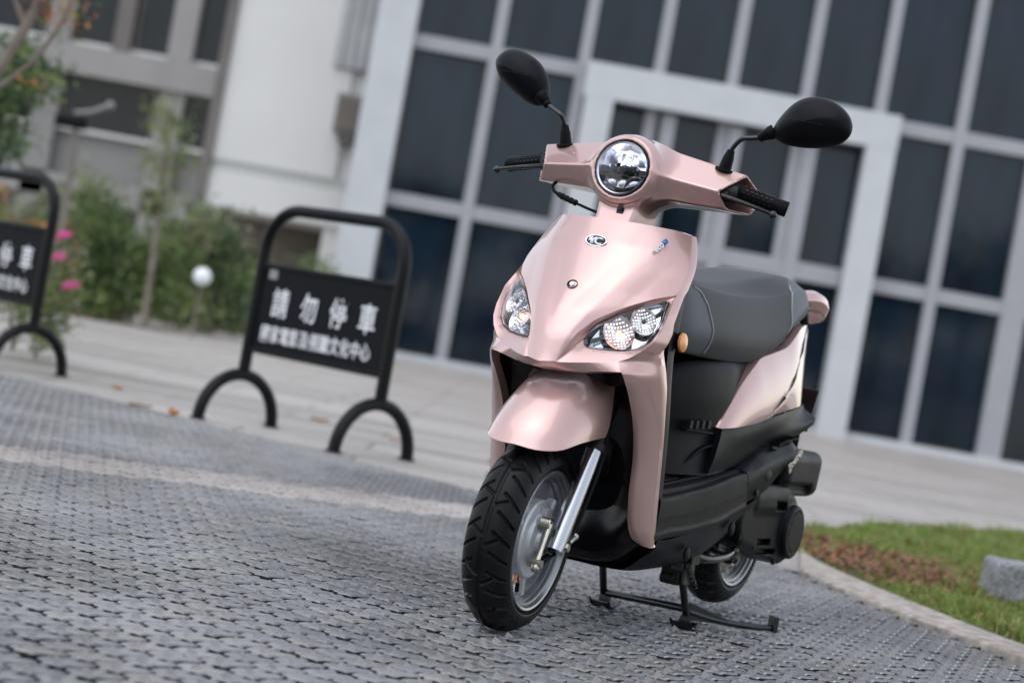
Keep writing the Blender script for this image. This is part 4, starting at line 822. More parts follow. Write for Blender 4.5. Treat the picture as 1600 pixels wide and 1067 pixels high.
    for s in (1, -1):
        for k in range(11):
            y = .985 + .0125 * k; m.box((s * .172, y, fz(y) + .0045), (.040, .0055, .006))
        m.box((s * .186, .955, fz(.955) + .002), (.01, .04, .006))
        m.ball((s * .2035, .905, .400), (.004, .022, .014), 8, m=1); m.ball((s * .2025, .85, .352), (.004, .008, .011), 8, m=1)
    m.build('passenger_step', ['plastic', 'void'], S, ang=24)
    m = MB(); m.box((.204, 1.082, .446), (.010, .090, .015), [[1, 0, 0], [0, .84, -.54], [0, .54, .84]]); m.box((.203, 1.046, .423), (.012, .020, .028), [[1, 0, 0], [0, .84, -.54], [0, .54, .84]])
    for k in range(2): m.ball((.209, 1.065 + .030 * k, .436 + .019 * k), .005, 6)
    m.build('folding_footrest', 'zinc', S, bevel=.002)
    # ---------------- centre body under the seat
    def body_rows(sg=1):
        st = [(.425, .08, .372, .600), (.47, .105, .376, .632), (.54, .130, .380, .648), (.62, .145, .383, .655), (.70, .150, .386, .660), (.78, .140, .39, .668), (.84, .134, .40, .685), (.90, .128, .43, .70), (1.0, .12, .46, .72), (1.12, .115, .49, .76), (1.24, .10, .51, .78)]
        return [[(x + .012, y, a), (x + .006, y, a + (b - a) * .12), (x - .004, y, a + (b - a) * .35), (x, y, a + (b - a) * .7), (x - .006, y, a + (b - a) * .92), (x - .016, y, b)] for y, x, a, b in st]
    m = MB(); P2 = patch(body_rows(), 50, 24); m.grid(P2, mirror=True)
    fr = P2[0]; m.grid(np.stack([fr, fr * [.5, 1, 1] + [0, -.012, 0], fr * [0, 1, 1] + [0, -.016, 0]], 0), mirror=True); tp = P2[:, -1]; m.grid(np.stack([tp, tp * [0, 1, 1]], 0), mirror=True)
    body = m.build('centre_body', 'plastic', S, ang=45)
    # raised crease sweeping over the lower flank
    bx = lambda y: np.interp(y, [.47, .54, .62, .70, .78], [.105, .130, .145, .150, .150]) + .0065
    for s in (1, -1):
        m = MB(); m.tube([(s * bx(y), y, z) for y, z in cat([(.505, .392), (.54, .420), (.575, .441), (.61, .452), (.65, .459), (.69, .468)], 30)], np.interp(np.arange(30), [0, 6, 24, 29], [.002, .0042, .0042, .001]), 8); m.build('body_crease', 'plastic', body)
    m = MB()
    for k in range(4):
        m.box((.1345 + .0045 * k, .505 + .026 * k, .497 + .002 * k), (.012, .017, .020), m=1)
    m.box((.137, .545, .484), (.024, .12, .004), [[.97, .18, 0], [-.18, .97, 0], [0, 0, 1]]); m.build('side_vent', ['plastic', 'void'], body, bevel=.0015)
    # tail lower black fairing (below pink panel)
    m = MB(); rows = [[(.1655, yb, z0), (.1685, yb * .65 + yt * .35, z0 + (z1 - z0) * .35), (x1 + .0005, yb * .2 + yt * .8, z0 + (z1 - z0) * .8), (x1 - .002, yt, z1)] for yb, yt, x1, z0, z1 in ((.594, .640, .166, .388, .4955), (.66, .70, .170, .397, .502), (.76, .79, .173, .412, .514), (.86, .88, .173, .440, .530), (.95, .96, .172, .466, .545), (1.03, 1.04, .169, .482, .558), (1.11, 1.115, .163, .494, .569), (1.2, 1.2, .152, .512, .580), (1.29, 1.29, .13, .54, .590))]
    P5 = patch(rows, 40, 14); m.grid(P5, mirror=True); bt = P5[:, 0]; m.grid(np.stack([bt, bt * [.6, 1, 1] + [0, 0, -.005]], 0), mirror=True); fe = P5[0]; m.grid(np.stack([fe, fe * [.90, 1, 1] + [0, .002, 0]], 0), mirror=True); m.ball((.164, 1.14, .528), (.004, .012, .006), 6, m=1)
    m.build('rear_lower_fairing', ['plastic', 'white'], S, ang=50)
    # ---------------- pink tail panels
    top = [(.150, .644, .499), (.151, .702, .562), (.150, .762, .619), (.148, .834, .668), (.145, .866, .684), (.147, .95, .705), (.146, 1.04, .728), (.143, 1.10, .762), (.135, 1.15, .786), (.124, 1.22, .798), (.100, 1.305, .788)]
    bot = [(.160, .650, .4985), (.170, .70, .5045), (.173, .77, .5135), (.174, .84, .524), (.174, .90, .536), (.172, .97, .548), (.170, 1.04, .560), (.165, 1.11, .570), (.157, 1.18, .577), (.146, 1.24, .583), (.120, 1.305, .588)]
    tA, bA = cat(top, 46), cat(bot, 46); rows = []
    for q in np.linspace(0, 1, 20):
        r = bA * (1 - q) + tA * q; bl = 4 * q * (1 - q); u = np.linspace(0, 1, 46)
        ins = .016 * np.clip((u - .52) * 2.2, 0, 1); r = r + np.stack([bl * (.012 * np.sin(np.pi * np.clip(u * 1.1, 0, 1))), np.zeros(46), np.zeros(46)], 1)
        # upper and lower facets meeting on a diagonal groove
        dl = (u - .50) * 1.55 - (q - .12) * .78; r[:, 0] -= np.where(u > .45, .010 * np.clip(1 - np.abs(dl) / .035, 0, 1), 0) + np.where((dl > 0) & (u > .45), .007, 0) * np.clip(1 - q, 0, 1)
        rows.append(r)
    P2 = np.array(rows)
    for s in (1, -1):
        m = MB(); m.grid(P2); m.grid(np.stack([P2[:, -1], P2[:, -1] * [.6, 1, 1] + [0, .028, 0], P2[:, -1] * [0, 1, 1] + [0, .038, 0]], 0)); m.grid(np.stack([P2[-1], P2[-1] + [-.02, 0, .002]], 0))
        m.grid(np.stack([P2[0], P2[0] + [-.006, 0, -.001]], 0)); m.grid(np.stack([P2[:, 0], P2[:, 0] + [-.008, -.002, 0]], 0))
        dl0 = [(u, .12 + (u - .50) * 1.55 / .78) for u in np.linspace(.50, .90, 20)]; gl = []
        for u, q in dl0:
            if q > .97: break
            a = P2[int(round(q * 19)), int(round(u * 45))]; gl.append(a)
        if s < 0: m.xf(lambda p: p * [-1, 1, 1])
        tpn = m.build('tail_panel', 'pink', S, ang=35)
        gl = lin(gl, 20); m = MB(); m.tube(gl + [.0035, 0, 0], np.interp(np.arange(20), [0, 6, 19], [.001, .006, .0035]), 8, flat=1)
        if s < 0: m.xf(lambda p: p * [-1, 1, 1])
        m.build('panel_groove', 'gloss', tpn)
    # grab rail, tail light, rear mudguard, plate
    m = MB(); pts = [(.085, 1.19, .862), (.112, 1.25, .874), (.118, 1.31, .872), (.108, 1.37, .858), (.07, 1.405, .848), (0, 1.415, .846)]; pts = pts + [(-x, y, z) for x, y, z in pts[-2::-1]]
    c = cat(pts, 60); prof = np.array([(-.008, .020), (.010, .012), (.016, -.006), (.008, -.034), (-.008, -.040), (-.012, -.01)]); G = []
    T_ = np.gradient(c, axis=0); T_ /= np.linalg.norm(T_, axis=1)[:, None]
    for p, t in zip(c, T_):
        o_ = np.cross(t, [0, 0, 1.]); o_ /= np.linalg.norm(o_); o_ = -o_ if o_ @ (p - [0, 1.25, p[2]]) < 0 else o_; G.append([p + o_ * a + np.array([0, 0, b]) for a, b in prof])
    m.grid(np.array(G), cv=True, capu=True); gr = m.build('grab_rail', 'pink', S, bevel=.004, seg=3, ang=25)
    m = MB(); m.box((0, 1.27, .80), (.15, .16, .05)); m.tube([(.09, 1.25, .855), (.10, 1.27, .80)], .014, 10); m.tube([(-.09, 1.25, .855), (-.10, 1.27, .80)], .014, 10); m.build('rail_bracket', 'gloss', gr, bevel=.004)
    m = MB(); m.ball((0, 1.315, .70), (.085, .035, .05), 10); m.build('tail_light', 'red', S)
    m = MB(); rows = [[(-.075, y, z), (0, y + .012, z + .006), (.075, y, z)] for y, z in ((1.26, .60), (1.35, .59), (1.43, .55), (1.46, .50), (1.44, .40))]; m.grid(patch(rows, 20, 9)); rm = m.build('rear_mudguard', 'plastic', S, solid=.004)
    m = MB(); m.box((0, 1.452, .575), (.20, .004, .115), [[1, 0, 0], [0, .94, .34], [0, -.34, .94]]); m.box((0, 1.446, .575), (.212, .006, .125), [[1, 0, 0], [0, .94, .34], [0, -.34, .94]]); m.build('plate_holder', 'gloss', rm, bevel=.008)
    # ---------------- seat
    #     y    zbot  xbot  zcr   xcr   ztop   xtopflat
    st = [(.300, .664, .085, .775, .085, .802, .04), (.318, .659, .118, .797, .106, .822, .06), (.36, .658, .138, .812, .119, .834, .08), (.44, .658, .148, .815, .126, .838, .09), (.52, .657, .152, .814, .130, .838, .09), (.62, .657, .154, .815, .132, .842, .09),
          (.72, .660, .153, .821, .131, .853, .09), (.80, .665, .151, .828, .129, .866, .09), (.88, .677, .149, .836, .128, .882, .088), (.96, .702, .147, .848, .128, .896, .088), (1.03, .738, .144, .864, .127, .906, .086), (1.10, .775, .139, .878, .124, .912, .084), (1.17, .796, .130, .885, .118, .912, .078), (1.225, .806, .116, .872, .105, .898, .066), (1.262, .812, .092, .85, .084, .868, .05), (1.275, .815, .06, .838, .055, .846, .03)]
    rows = [[(0, y, zt_), (xf_ * .6, y, zt_ - .001), (xf_, y, zt_ - .006), (xc - .007, y, zc_ + .0035), (xc, y, zc_), (xc + .0045, y, zc_ - .0065), (xc + .010, y, zc_ - .020), (xb + .006, y, (zc_ * .45 + zb_ * .55)), (xb + .0065, y, zb_ + .046), (xb + .001, y, zb_ + .026), (xb - .014, y, zb_ + .004), (xb - .03, y, zb_)] for y, zb_, xb, zc_, xc, zt_, xf_ in st]
    NU, NV = 90, 52; P2 = patch(rows, NU, NV); ycol = P2[:, :, 1]
    full = np.concatenate([P2[:, ::-1] * [-1, 1, 1], P2[:, 1:]], 1)
    yst = lambda p: .455 + .030 * min(1, max(0, (.80 - p[2]) / .06)) - .075 * max(0, (p[2] - .80) / .02) * .6
    def front_y(z): return np.interp(z, [.655, .725, .78, .805, .815, .84], [.482, .482, .456, .428, .385, .30])
    def rear_y(z): return np.interp(z, [.655, .70, .741, .785, .827, .86, .892, .92], [.962, .978, 1.004, 1.019, 1.020, 1.036, 1.076, 1.16])
    def mf(i, j):
        p = full[i, j] * .25 + full[min(i + 1, NU - 1), j] * .25 + full[i, min(j + 1, full.shape[1] - 1)] * .25 + full[min(i + 1, NU - 1), min(j + 1, full.shape[1] - 1)] * .25
        if p[1] < front_y(p[2]): return 1
        if p[1] > rear_y(p[2]) and abs(p[0]) > .086: return 1
        return 0
    def sub(i_):  # pull columns of the mesh exactly on to the two seams
        pass
    # snap rows near the seams so the colour border is smooth
    for j in range(full.shape[1]):
        for fn in (front_y, rear_y):
            col_ = full[:, j]; k = int(np.argmin([abs(p[1] - fn(p[2])) for p in col_]))
            if fn is rear_y and abs(col_[k][0]) < .085: continue
            full[k, j, 1] = fn(full[k, j, 2])
    m = MB(); m.grid(full, mf=mf); bt = np.stack([full[:, 0], full[:, -1]], 1); m.grid(bt, m=2); m.grid(np.stack([full[0], full[0] * [.3, 1, .3] + [0, .0, .735 * .7]], 0), m=1)
    seat = m.build('seat', ['seat', 'seat2', 'plastic'], S, ang=48)
    def seam(fn, dy, zs, dx=.0016):
        out = []
        for z in zs:
            # nearest surface point on the left flank
            y = fn(z) + dy; best = None
            i = int(np.argmin(np.abs(P2[:, 20, 1] - y))); c_ = P2[i]; jj = np.argsort(c_[:, 2])
            x = np.interp(z, c_[jj][:, 2][: -8], c_[jj][:, 0][: -8]); out.append((x + dx, y, z))
        return np.array(out)
    for s in (1, -1):
        for fn, dy, zs in ((front_y, .006, np.linspace(.668, .812, 46)), (rear_y, .005, np.linspace(.715, .885, 50))):
            m = MB(); q = cat(seam(fn, dy, zs), len(zs) * 2)
            for k in range(0, len(q) - 1, 2): m.tube([q[k], q[k] * .35 + q[k + 1] * .65], .0015, 5)
            m.tube(cat(seam(fn, 0, zs, -.0006), 60), .0018, 6, m=1)
            if s < 0: m.xf(lambda p: p * [-1, 1, 1])
            m.build('stitching', ['thread', 'seat2'], seat)
        pass
    # ---------------- handlebar cover: pod + wings + neck, one moulded skin
    def wing(X, Y, Z, off=0.0):
        ax = np.abs(X); t = np.clip((ax - .05) / .17, 0, 1.4)
        yv = [(.245, .268), (.168, .200), (.195, .232), (.285, .300), (.305, .325)]; zv = [(1.104, 1.078), (1.036, 1.020), (.985, .985), (.975, .985), (1.04, 1.035)]
        V = [(a[0] + (a[1] - a[0]) * t, b[0] + (b[1] - b[0]) * t) for a, b in zip(yv, zv)]; d = None
        for i in range(5):
            (y0, z0), (y1, z1) = V[i], V[(i + 1) % 5]; ey, ez = y1 - y0, z1 - z0; L_ = np.sqrt(ey**2 + ez**2); nn = ((Y - y0) * ez - (Z - z0) * ey) / L_
            d = nn if d is None else smax(d, nn, .006)
        return d + off
    pc = np.array([0, .150, 1.034]); pa = np.array([0, math.cos(R(6)), -math.sin(R(6))])
    def fcov(X, Y, Z):
        X = np.asarray(X); dx, dy, dz = X - pc[0], Y - pc[1], Z - pc[2]; h = dx * pa[0] + dy * pa[1] + dz * pa[2]; r = np.sqrt(np.maximum(dx**2 + dy**2 + dz**2 - h**2, 1e-9))
        Rr = np.interp(h, [-.03, 0, .010, .028, .06, .10, .14, .17, .2], [.0690, .0710, .0785, .0845, .0875, .0870, .079, .060, .02])
        d = np.maximum((r - Rr) * .9, np.maximum(-(h - .0) , h - .175))
        wv = wing(X, Y, Z); ax = np.abs(X)
        cut = (ax - (.212 + (Y - .20) * .50)) * .85
        wv = smax(wv, cut, .004)
        d = smin(d, wv, .028)
        # neck
        nx = np.abs(X) - np.interp(Z, [.88, .92, .98], [.040, .044, .050]); ny = np.abs(Y - (.235 + (Z - .95) * .5)) - np.interp(Z, [.88, .98], [.062, .075]); nk = smax(smax(nx, ny, .012), np.maximum(Z - 1.0, .885 - Z), .002)
        d = smin(d, nk, .012)
        # hollow ends and lamp bore
        inn = np.maximum(wing(X, Y, Z, .0045), .150 - ax); d = np.maximum(d, -inn)
        bore = np.maximum(r - .0645, h - .05); d = np.maximum(d, -bore)
        return d
    V, F = lattice_sdf(fcov, (-.27, .115, .87), (.27, .345, 1.135), .0028)
    m = MB(); m.add(V, F); m.xf(SB); hb = m.build('handlebar_cover', 'pink', S, ang=38, weld=False, recalc=False)
    # headlight
    pcs = pc
    m = MB(); m.lathe([(.004, .0642), (-.001, .0640), (-.004, .0625), (-.003, .0600), (.004, .0592), (.012, .0590)], pcs, pa, 72); m.xf(SB); hl = m.build('headlight', 'gloss', S, ang=60)
    m = MB(); m.lathe([(.003, .0592), (-.003, .0588), (-.0075, .052), (-.011, .036), (-.013, .018), (-.0135, .0006)], pcs, pa, 64); m.xf(SB); m.build('headlight_lens', 'lensblue', hl, solid=.0018, off=1)
    m = MB(); n_ = 72; prof = [(.002, .0592), (.004, .0560), (.012, .0545), (.030, .046), (.040, .030), (.044, .012), (.045, .001)]
    G = []; a = np.linspace(0, 2 * np.pi, n_, endpoint=False)
    for i, (h, r) in enumerate(prof):
        ring = []
        for k, t in enumerate(a):
            hh = h + (.0022 * (1 if (k // 9) % 2 else -1) if 2 <= i <= 4 else 0); ring.append(pcs + pa * hh + r * (math.cos(t) * np.array([1, 0, 0]) + math.sin(t) * np.cross([1., 0, 0], pa)))
        G.append(ring)
    m.grid(np.array(G), cv=True); m.xf(SB); m.build('headlight_reflector', 'satin', hl, ang=15)
    ux = np.array([1., 0, 0]); uz = -np.cross(ux, pa) if np.cross(ux, pa)[2] < 0 else np.cross(ux, pa)
    Rm = np.stack([ux, pa, uz], 1)
    def at(x, z, h): return pcs + ux * x + uz * z + pa * h
    m = MB(); m.box(at(0, .001, .022), (.062, .030, .0150), Rm); m.box(at(-.045, -.004, .022), (.016, .022, .014), Rm); m.box(at(.045, -.004, .022), (.016, .022, .014), Rm); m.box(at(0, -.010, .018), (.088, .018, .004), Rm)
    m.box(at(0, -.036, .026), (.030, .016, .022), Rm); m.xf(SB); m.build('led_housing', 'gloss', hl, bevel=.002)
    m = MB(); m.box(at(0, .001, .0135), (.052, .004, .0105), Rm); m.xf(SB); m.build('led_bar', 'ledbar', hl, bevel=.001)
    m = MB()
    for x in (-.006, .010): m.box(at(x, .0145, .012), (.0065, .004, .008), Rm)
    for x in (-.022, .026): m.box(at(x, .030, .020), (.005, .003, .004), Rm)
    m.xf(SB); m.build('led', 'led', hl, bevel=.001)
    m = MB()
    for k, (x0, x1) in enumerate(((-.044, -.016), (-.013, .013), (.016, .044))):
        m.add([at(x0, .012, .026), at(x1, .012, .024), at(x1 * .9, .040 - abs(x1) * .35, .012), at(x0 * .9, .040 - abs(x0) * .35, .014)], [(0, 1, 2, 3)])
        m.add([at(x0, -.014, .024), at(x1, -.014, .022), at(x1 * .7, -.046 + abs(x1) * .3, .014), at(x0 * .7, -.046 + abs(x0) * .3, .016)], [(0, 1, 2, 3)])
    m.xf(SB); m.build('reflector_fin', 'satin', hl, solid=.002)
    m = MB(); m.box((.012, .168, .936), (.018, .020, .022)); m.box((.012, .160, .945), (.012, .014, .010)); m.xf(SB); m.build('neck_bracket', 'gloss', S, bevel=.002)
    # dark switch housings inside the open ends
    for s in (1, -1):
        m = MB(); m.box((s * .185, .250, 1.018), (.06, .045, .034)); m.tube([(s * .19, .245, 1.026), (s * .236, .262, 1.028)], .022, 16); m.tube([(s * .20, .228, 1.018), (s * .226, .232, 1.018)], .010, 10); m.tube([(s * .205, .240, 1.042), (s * .235, .25, 1.040)], .004, 8)
        m.xf(SB); m.build('switch_housing', 'void', S, bevel=.003)
        # grip
        g0 = np.array([s * .228, .262, 1.036]); g1 = np.array([s * .345, .296, 1.014 - .0]); dd = (g1 - g0) / np.linalg.norm(g1 - g0)
        m = MB(); m.lathe([(-.004, .010), (-.002, .0195), (.004, .0205), (.010, .0175), (.016, .0160), (.06, .0158), (.094, .0165), (.110, .0172), (.121, .0178), (.124, .0165), (.1245, .0)], g0, dd, 28)
        e1 = np.cross(dd, [0, 0, 1.]); e1 /= np.linalg.norm(e1); e2 = np.cross(e1, dd)
        for q in range(14):
            an = 2 * np.pi * q / 14
            for k in range(6):
                hpos = .022 + .0115 * k + (.0055 if q % 2 else 0); rd = .0162; o_ = e1 * math.cos(an) + e2 * math.sin(an); m.box(g0 + dd * hpos + o_ * rd, (.0065, .0028, .0022), np.stack([dd, np.cross(o_, dd), o_], 1), m=1)
        m.xf(SB); m.build('grip', ['rubber', 'gloss'], S, ang=40)
        # lever
        pl_ = cat([(s * .196, .222, 1.020), (s * .235, .214, 1.013), (s * .285, .214, 1.003), (s * .325, .222, .995), (s * .338, .226, .992)], 24); m = MB(); m.tube(pl_, np.interp(np.arange(24), [0, 5, 22, 23], [.009, .0078, .0052, .004]), 10, flat=.7); m.ball(pl_[-1], .0088, 8)
        m.xf(SB); m.build('brake_lever', 'steel', S)
    # mirrors, each built where it is turned to
    for s, base, top_, bend, out_, bo, head, nx_, tip in (
        (1, (.195, .262, 1.075), (.204, .258, 1.122), (.224, .254, 1.148), (.262, .262, 1.158), (.294, .268, 1.180), (.385, .268, 1.212), None, None),
        (-1, (-.196, .262, 1.075), (-.203, .252, 1.119), (-.212, .240, 1.139), (-.255, .250, 1.160), (-.281, .256, 1.182), (-.345, .262, 1.222), None, None)):
        base, top_, bend, out_, bo, head = map(np.array, (base, top_, bend, out_, bo, head)); m = MB(); dv = (top_ - base) / np.linalg.norm(top_ - base)
        m.lathe([(-.004, .019), (.0, .0215), (.004, .0205), (.005, .0145), (.03, .0125), (.036, .0105), (.047, .0085), (.0475, .004)], base, dv, 24); m.xf(SB); mb = m.build('mirror', 'rubber', S, ang=40)
        m = MB(); m.tube(cat([top_ - dv * .01, top_, bend, out_ * .55 + bend * .45, out_], 24), .0056, 12); m.xf(SB); m.build('mirror_stem', 'steel', mb)
        d2 = (bo - out_) / np.linalg.norm(bo - out_); m = MB(); m.lathe([(-.004, .007), (0, .0105), (.005, .0110), (.006, .0095), (.010, .0125), (.011, .0110), (.016, .0140), (.017, .0125), (.022, .0155), (.034, .0165)], out_, d2, 20); m.xf(SB); m.build('mirror_boot', 'rubber', mb, ang=30)
        # head: drop shape in the plane (a: outward, b: up)
        if s > 0: pts = [(.286, 1.166), (.288, 1.188), (.300, 1.215), (.318, 1.241), (.340, 1.258), (.366, 1.266), (.400, 1.263), (.430, 1.250), (.452, 1.230), (.4605, 1.208), (.456, 1.188), (.440, 1.171), (.415, 1.160), (.38, 1.153), (.34, 1.151), (.31, 1.154)]
        else: pts = [(-.272, 1.166), (-.2695, 1.190), (-.276, 1.218), (-.290, 1.240), (-.311, 1.260), (-.335, 1.272), (-.362, 1.2795), (-.386, 1.279), (-.404, 1.270), (-.416, 1.252), (-.414, 1.233), (-.402, 1.212), (-.382, 1.194), (-.350, 1.175), (-.315, 1.160), (-.288, 1.157)]
        pts = cat(pts, 56, closed=True); ce = pts.mean(0); rings = []
        for q, dy in ((.02, -.040), (.25, -.0385), (.5, -.034), (.72, -.025), (.88, -.013), (.97, -.002), (1.0, .008), (.985, .014), (.94, .016), (.93, .012)):
            rings.append([(ce[0] + (p[0] - ce[0]) * q, .266 + dy, ce[1] + (p[1] - ce[1]) * q) for p in pts])
        rg = np.array(rings)
        # facet crease across the shell: upper part bulges more than the lower
        for i in range(6):
            for j in range(56):
                x, y, z = rg[i, j]; k = (z - (ce[1] + .004 + (abs(x) - abs(ce[0])) * .22)) / .05; rg[i, j, 1] -= .005 * math.exp(-abs(k) * 1.6) - .004 * min(max(-k, 0), 1)
        m = MB(); m.grid(rg, cv=True); m.xf(SB); m.build('mirror_shell', 'plastic', mb, ang=60)
        m = MB(); m.add([(ce[0] + (p[0] - ce[0]) * .935, .279, ce[1] + (p[1] - ce[1]) * .935) for p in pts], [tuple(range(56))]); m.xf(SB); m.build('mirror_glass', 'mirrorchrome', mb, recalc=False)
        m = MB(); m.tube(cat([(ce[0] - .045, .2275, ce[1] + .0), (ce[0], .2215, ce[1] - .002), (ce[0] + .035, .2265, ce[1] - .004)], 14), .0007, 5); m.xf(SB); m.build('mirror_seam', 'void', mb)
    # cable under the right-hand wing
    m = MB(); m.tube(cat([(-.185, .235, .990), (-.186, .215, .975), (-.172, .200, .962), (-.155, .198, .955)], 16), .0038, 8); m.tube(cat([(-.160, .198, .957), (-.148, .195, .953), (-.112, .190, .944)], 14), .0062, 10)
    for k in range(4): m.tube([(-.150 + .012 * k, .1955 - .0014 * k, .9535 - .003 * k), (-.146 + .012 * k, .195 - .0014 * k, .9525 - .003 * k)], .0074, 10)
    m.tube(cat([(-.114, .190, .944), (-.085, .190, .937), (-.055, .195, .930), (-.03, .21, .92)], 14), .0032, 8); m.xf(SB); m.build('clutch_cable' if 0 else 'control_cable', 'rubber', S)
    # ---------------- engine, belt cover, air box, rear wheel
    def rbox(P, c, h, r):
        q = [np.abs(P[k] - c[k]) - (h[k] - r) for k in range(3)]; return np.sqrt(sum(np.maximum(a, 0)**2 for a in q)) + np.minimum(np.maximum(np.maximum(q[0], q[1]), q[2]), 0) - r
    def fcvt(X, Y, Z):
        # long belt case: front pulley bulge + rear pulley bulge, flat outer face at x = .165
        c1, c2 = (.93, .275), (1.215, .258); vx, vz = c2[0] - c1[0], c2[1] - c1[1]; L2 = vx * vx + vz * vz; t = np.clip(((Y - c1[0]) * vx + (Z - c1[1]) * vz) / L2, 0, 1)
        rr = .066 + (.098 - .066) * t; d2 = np.sqrt((Y - c1[0] - vx * t)**2 + (Z - c1[1] - vz * t)**2) - rr
        dx = np.abs(X - .118) - .050; d = smax(d2, dx, .02)
        bos = smax(np.sqrt((Y - 1.24)**2 + (Z - .25)**2) - .072, np.abs(X - .14) - .046, .01); d = smin(d, bos, .006)
        top = rbox((X, Y, Z), (.125, 1.07, .338), (.045, .12, .035), .015); d = smin(d, top, .02)
        for (a, b, ha, hb_, dep) in ((1.135, .318, .040, .012, .164), (1.06, .222, .050, .008, .158), (1.10, .197, .060, .007, .155)):
            d = smax(d, -rbox((X, Y + (Z - b) * .4, Z), (dep + .02, a, b), (.030, ha, hb_), .004), .003)
        ringd = np.abs(np.sqrt((Y - 1.245)**2 + (Z - .25)**2) - .055) - .0018; d = np.maximum(d, -np.maximum(ringd, .182 - X))
        return d
    V, F = lattice_sdf(fcvt, (.055, .83, .13), (.21, 1.38, .40), .0045); m = MB(); m.add(V, F); cv = m.build('belt_cover', 'plastic', S, ang=40, weld=False, recalc=False)
    for y, z in ((.885, .235), (.90, .325), (1.0, .208), (1.17, .168), (1.02, .352)):
        m = MB(); m.lathe([(0, .008), (.006, .008), (.006, .0055), (.009, .005), (.009, 0)], (.160, y, z), (1, 0, 0), 6); m.build('cover_bolt', 'steel', cv)
    m = MB(); m.tube(cat([(.12, .80, .33), (.13, .86, .30), (.15, .93, .345), (.15, 1.02, .372), (.13, 1.1, .38)], 24), .007, 8); m.tube(cat([(.10, .80, .22), (.13, .86, .19), (.14, .95, .175), (.10, 1.06, .155)], 24), .0045, 8); m.build('hose', 'rubber', S)
    def fair(X, Y, Z):
        d = rbox((X, Y - (Z - .4) * .15, Z), (.115, 1.275, .405), (.060, .135, .062), .030); d = smax(d, (-(Z - .33) * .8 + (Y - 1.36) * .6), .01); d = smax(d, -rbox((X, Y, Z), (.19, 1.24, .365), (.03, .10, .012), .006), .008)
        return d
    V, F = lattice_sdf(fair, (.04, 1.10, .30), (.20, 1.46, .49), .005); m = MB(); m.add(V, F); m.build('air_cleaner_box', 'plastic', S, ang=40, weld=False, recalc=False)
    m = MB(); m.box((.02, .88, .30), (.16, .16, .13)); m.box((.0, 1.0, .30), (.14, .2, .10)); m.tube([(.1, .80, .27), (.1, .90, .27)], .05, 20)
    for k in range(8): m.box((.07, .83 + .012 * k, .30), (.13, .004, .11), m=1)
    m.tube([(-.11, .85, .27), (-.13, 1.0, .22), (-.14, 1.1, .24)], .018, 12, m=1); m.tube([(-.15, 1.08, .25), (-.16, 1.38, .34)], .052, 24)
    for q in range(3): m.lathe([(0, .012), (.01, .012), (.01, 0)], (.10, .84 + .05 * q, .24), (1, 0, 0), 6, m=1)
    m.build('engine', ['void', 'silver'], S, bevel=.003)
    m = MB(); m.tube([(.11, 1.18, .28), (.11, 1.16, .60)], .014, 12)
    m.tube([(.11 + .026 * math.cos(t), 1.17 + .026 * math.sin(t), .32 + .22 * t / (2 * np.pi * 7)) for t in np.linspace(0, 2 * np.pi * 7, 160)], .0045, 6); m.build('rear_shock', 'gloss', S)
    rw = wheel(1.2, .232, lambda p: p, 'rear_wheel')
    m = MB(); m.lathe([(.02, 0), (.02, .06), (.05, .058), (.055, .0)], (0, 1.2, .232), (1, 0, 0), 40); m.build('rear_brake_drum', 'silver', rw)
    m = MB(); m.tube(cat([(.075, 1.06, .150), (.08, 1.0, .165), (.085, .90, .18)], 12), .005, 8); m.tube([(.06, 1.10, .165), (.09, 1.10, .165)], .02, 14); m.tube([(.085, 1.14, .20), (.085, 1.06, .148)], .006, 8); m.ball((.085, 1.06, .148), .012, 6); m.tube([(.085, 1.02, .145), (.085, 1.10, .153)], .009, 8); m.build('rear_brake_linkage', 'zinc', rw)
    # ---------------- centre stand
    m = MB(); p0 = np.array([.105, .665, .175]); p1 = np.array([.118, .742, .030])
    m.tube([p0, p1], .0095, 14); m.tube([p0 * [-1, 1, 1], p1 * [-1, 1, 1] + [-.004, .03, 0]], .0095, 14); m.tube([(-.122, .770, .037), (.118, .738, .048)], .0095, 14); m.tube([(-.11, .665, .175), (.11, .665, .175)], .014, 14)
    m.box((.105, .672, .172), (.03, .03, .06)); m.box((-.105, .672, .172), (.03, .03, .06))
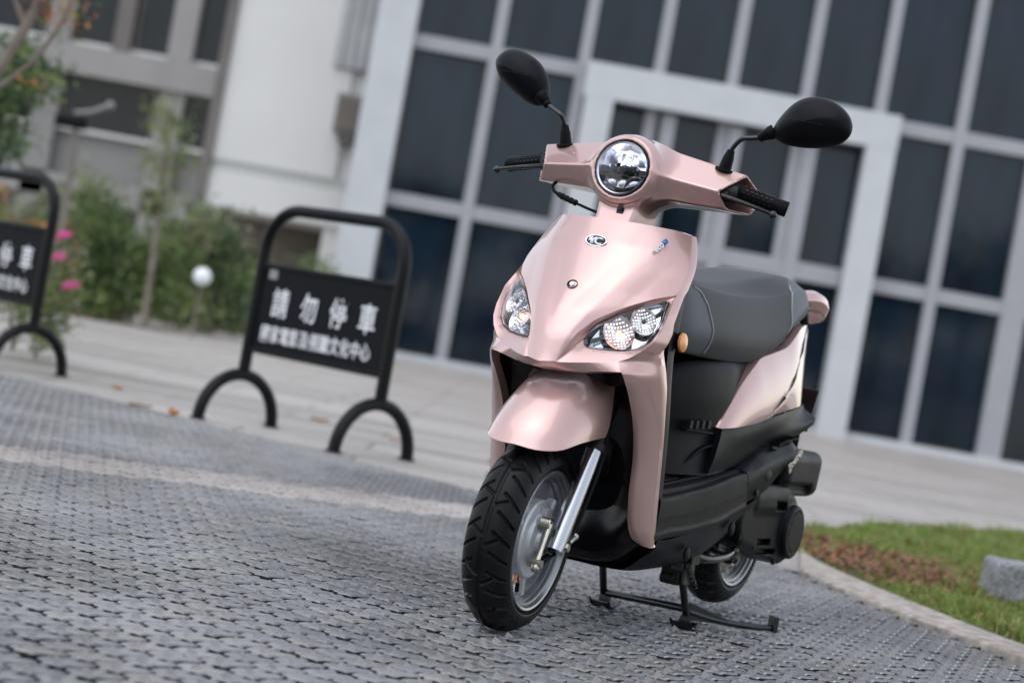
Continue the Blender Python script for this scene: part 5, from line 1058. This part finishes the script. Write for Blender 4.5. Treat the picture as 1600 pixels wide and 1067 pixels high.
    # tread arm with gusset
    arm = cat([(.120, .742, .042), (.160, .80, .030), (.200, .86, .024), (.240, .925, .022), (.262, .955, .024)], 24); m.tube(arm, .0085, 12)
    m.add([(.120, .742, .066), (.205, .862, .026), (.205, .862, .020), (.120, .742, .022)], [(0, 1, 2, 3)]); m.add([(.124, .739, .066), (.209, .859, .026), (.209, .859, .020), (.124, .739, .022)], [(3, 2, 1, 0)]); m.add([(.120, .742, .066), (.124, .739, .066), (.209, .859, .026), (.205, .862, .026)], [(0, 1, 2, 3)])
    m.box((.265, .962, .034), (.030, .014, .040), [[.8, .6, 0], [-.6, .8, 0], [0, 0, 1]])
    cs = m.build('centre_stand', 'steel', S, bevel=.002)
    for s, yy_ in ((1, .742), (-1, .775)):
        m = MB(); G = []
        for y, z in ((yy_ - .032, .018), (yy_ - .022, .004), (yy_, .0), (yy_ + .022, .005), (yy_ + .032, .016)): G.append([(s * .118 - .028, y, z + .006), (s * .118 - .02, y, z), (s * .118 + .02, y, z), (s * .118 + .028, y, z + .006)])
        m.grid(np.array(G)); m.box((s * .118, yy_, .016), (.014, .03, .026)); m.build('stand_foot', 'steel', cs, solid=.004, off=1, bevel=.001)
    m = MB(); c = np.array([.135, .665, .16]); e = np.array([.135, .74, .105])
    for off_ in (0,): m.tube([c + (e - c) * t / (2 * np.pi * 9) + np.array([off_ * .3 - .008 + .006 * math.cos(t), .005 * math.sin(t), .005 * math.sin(t)]) for t in np.linspace(0, 2 * np.pi * 9, 140)], .0018, 6)
    m.build('stand_spring', 'steel', cs)
    m = MB(); m.tube(cat([(.13, .665, .185), (.15, .72, .178), (.158, .82, .184), (.150, .90, .196)], 20), np.interp(np.arange(20), [0, 6, 19], [.013, .010, .007]), 12); m.box((.135, .655, .185), (.035, .05, .04)); m.ball((.150, .905, .197), .012, 6); m.box((.12, .70, .14), (.008, .06, .06)); m.build('side_stand', 'steel', S, bevel=.003)
    m = MB(); m.box((.085, .70, .135), (.05, .06, .06)); m.tube([(.06, .68, .12), (.10, .68, .12)], .016, 12); m.build('stand_bracket', 'void', S, bevel=.004)
    return S
build_scooter()
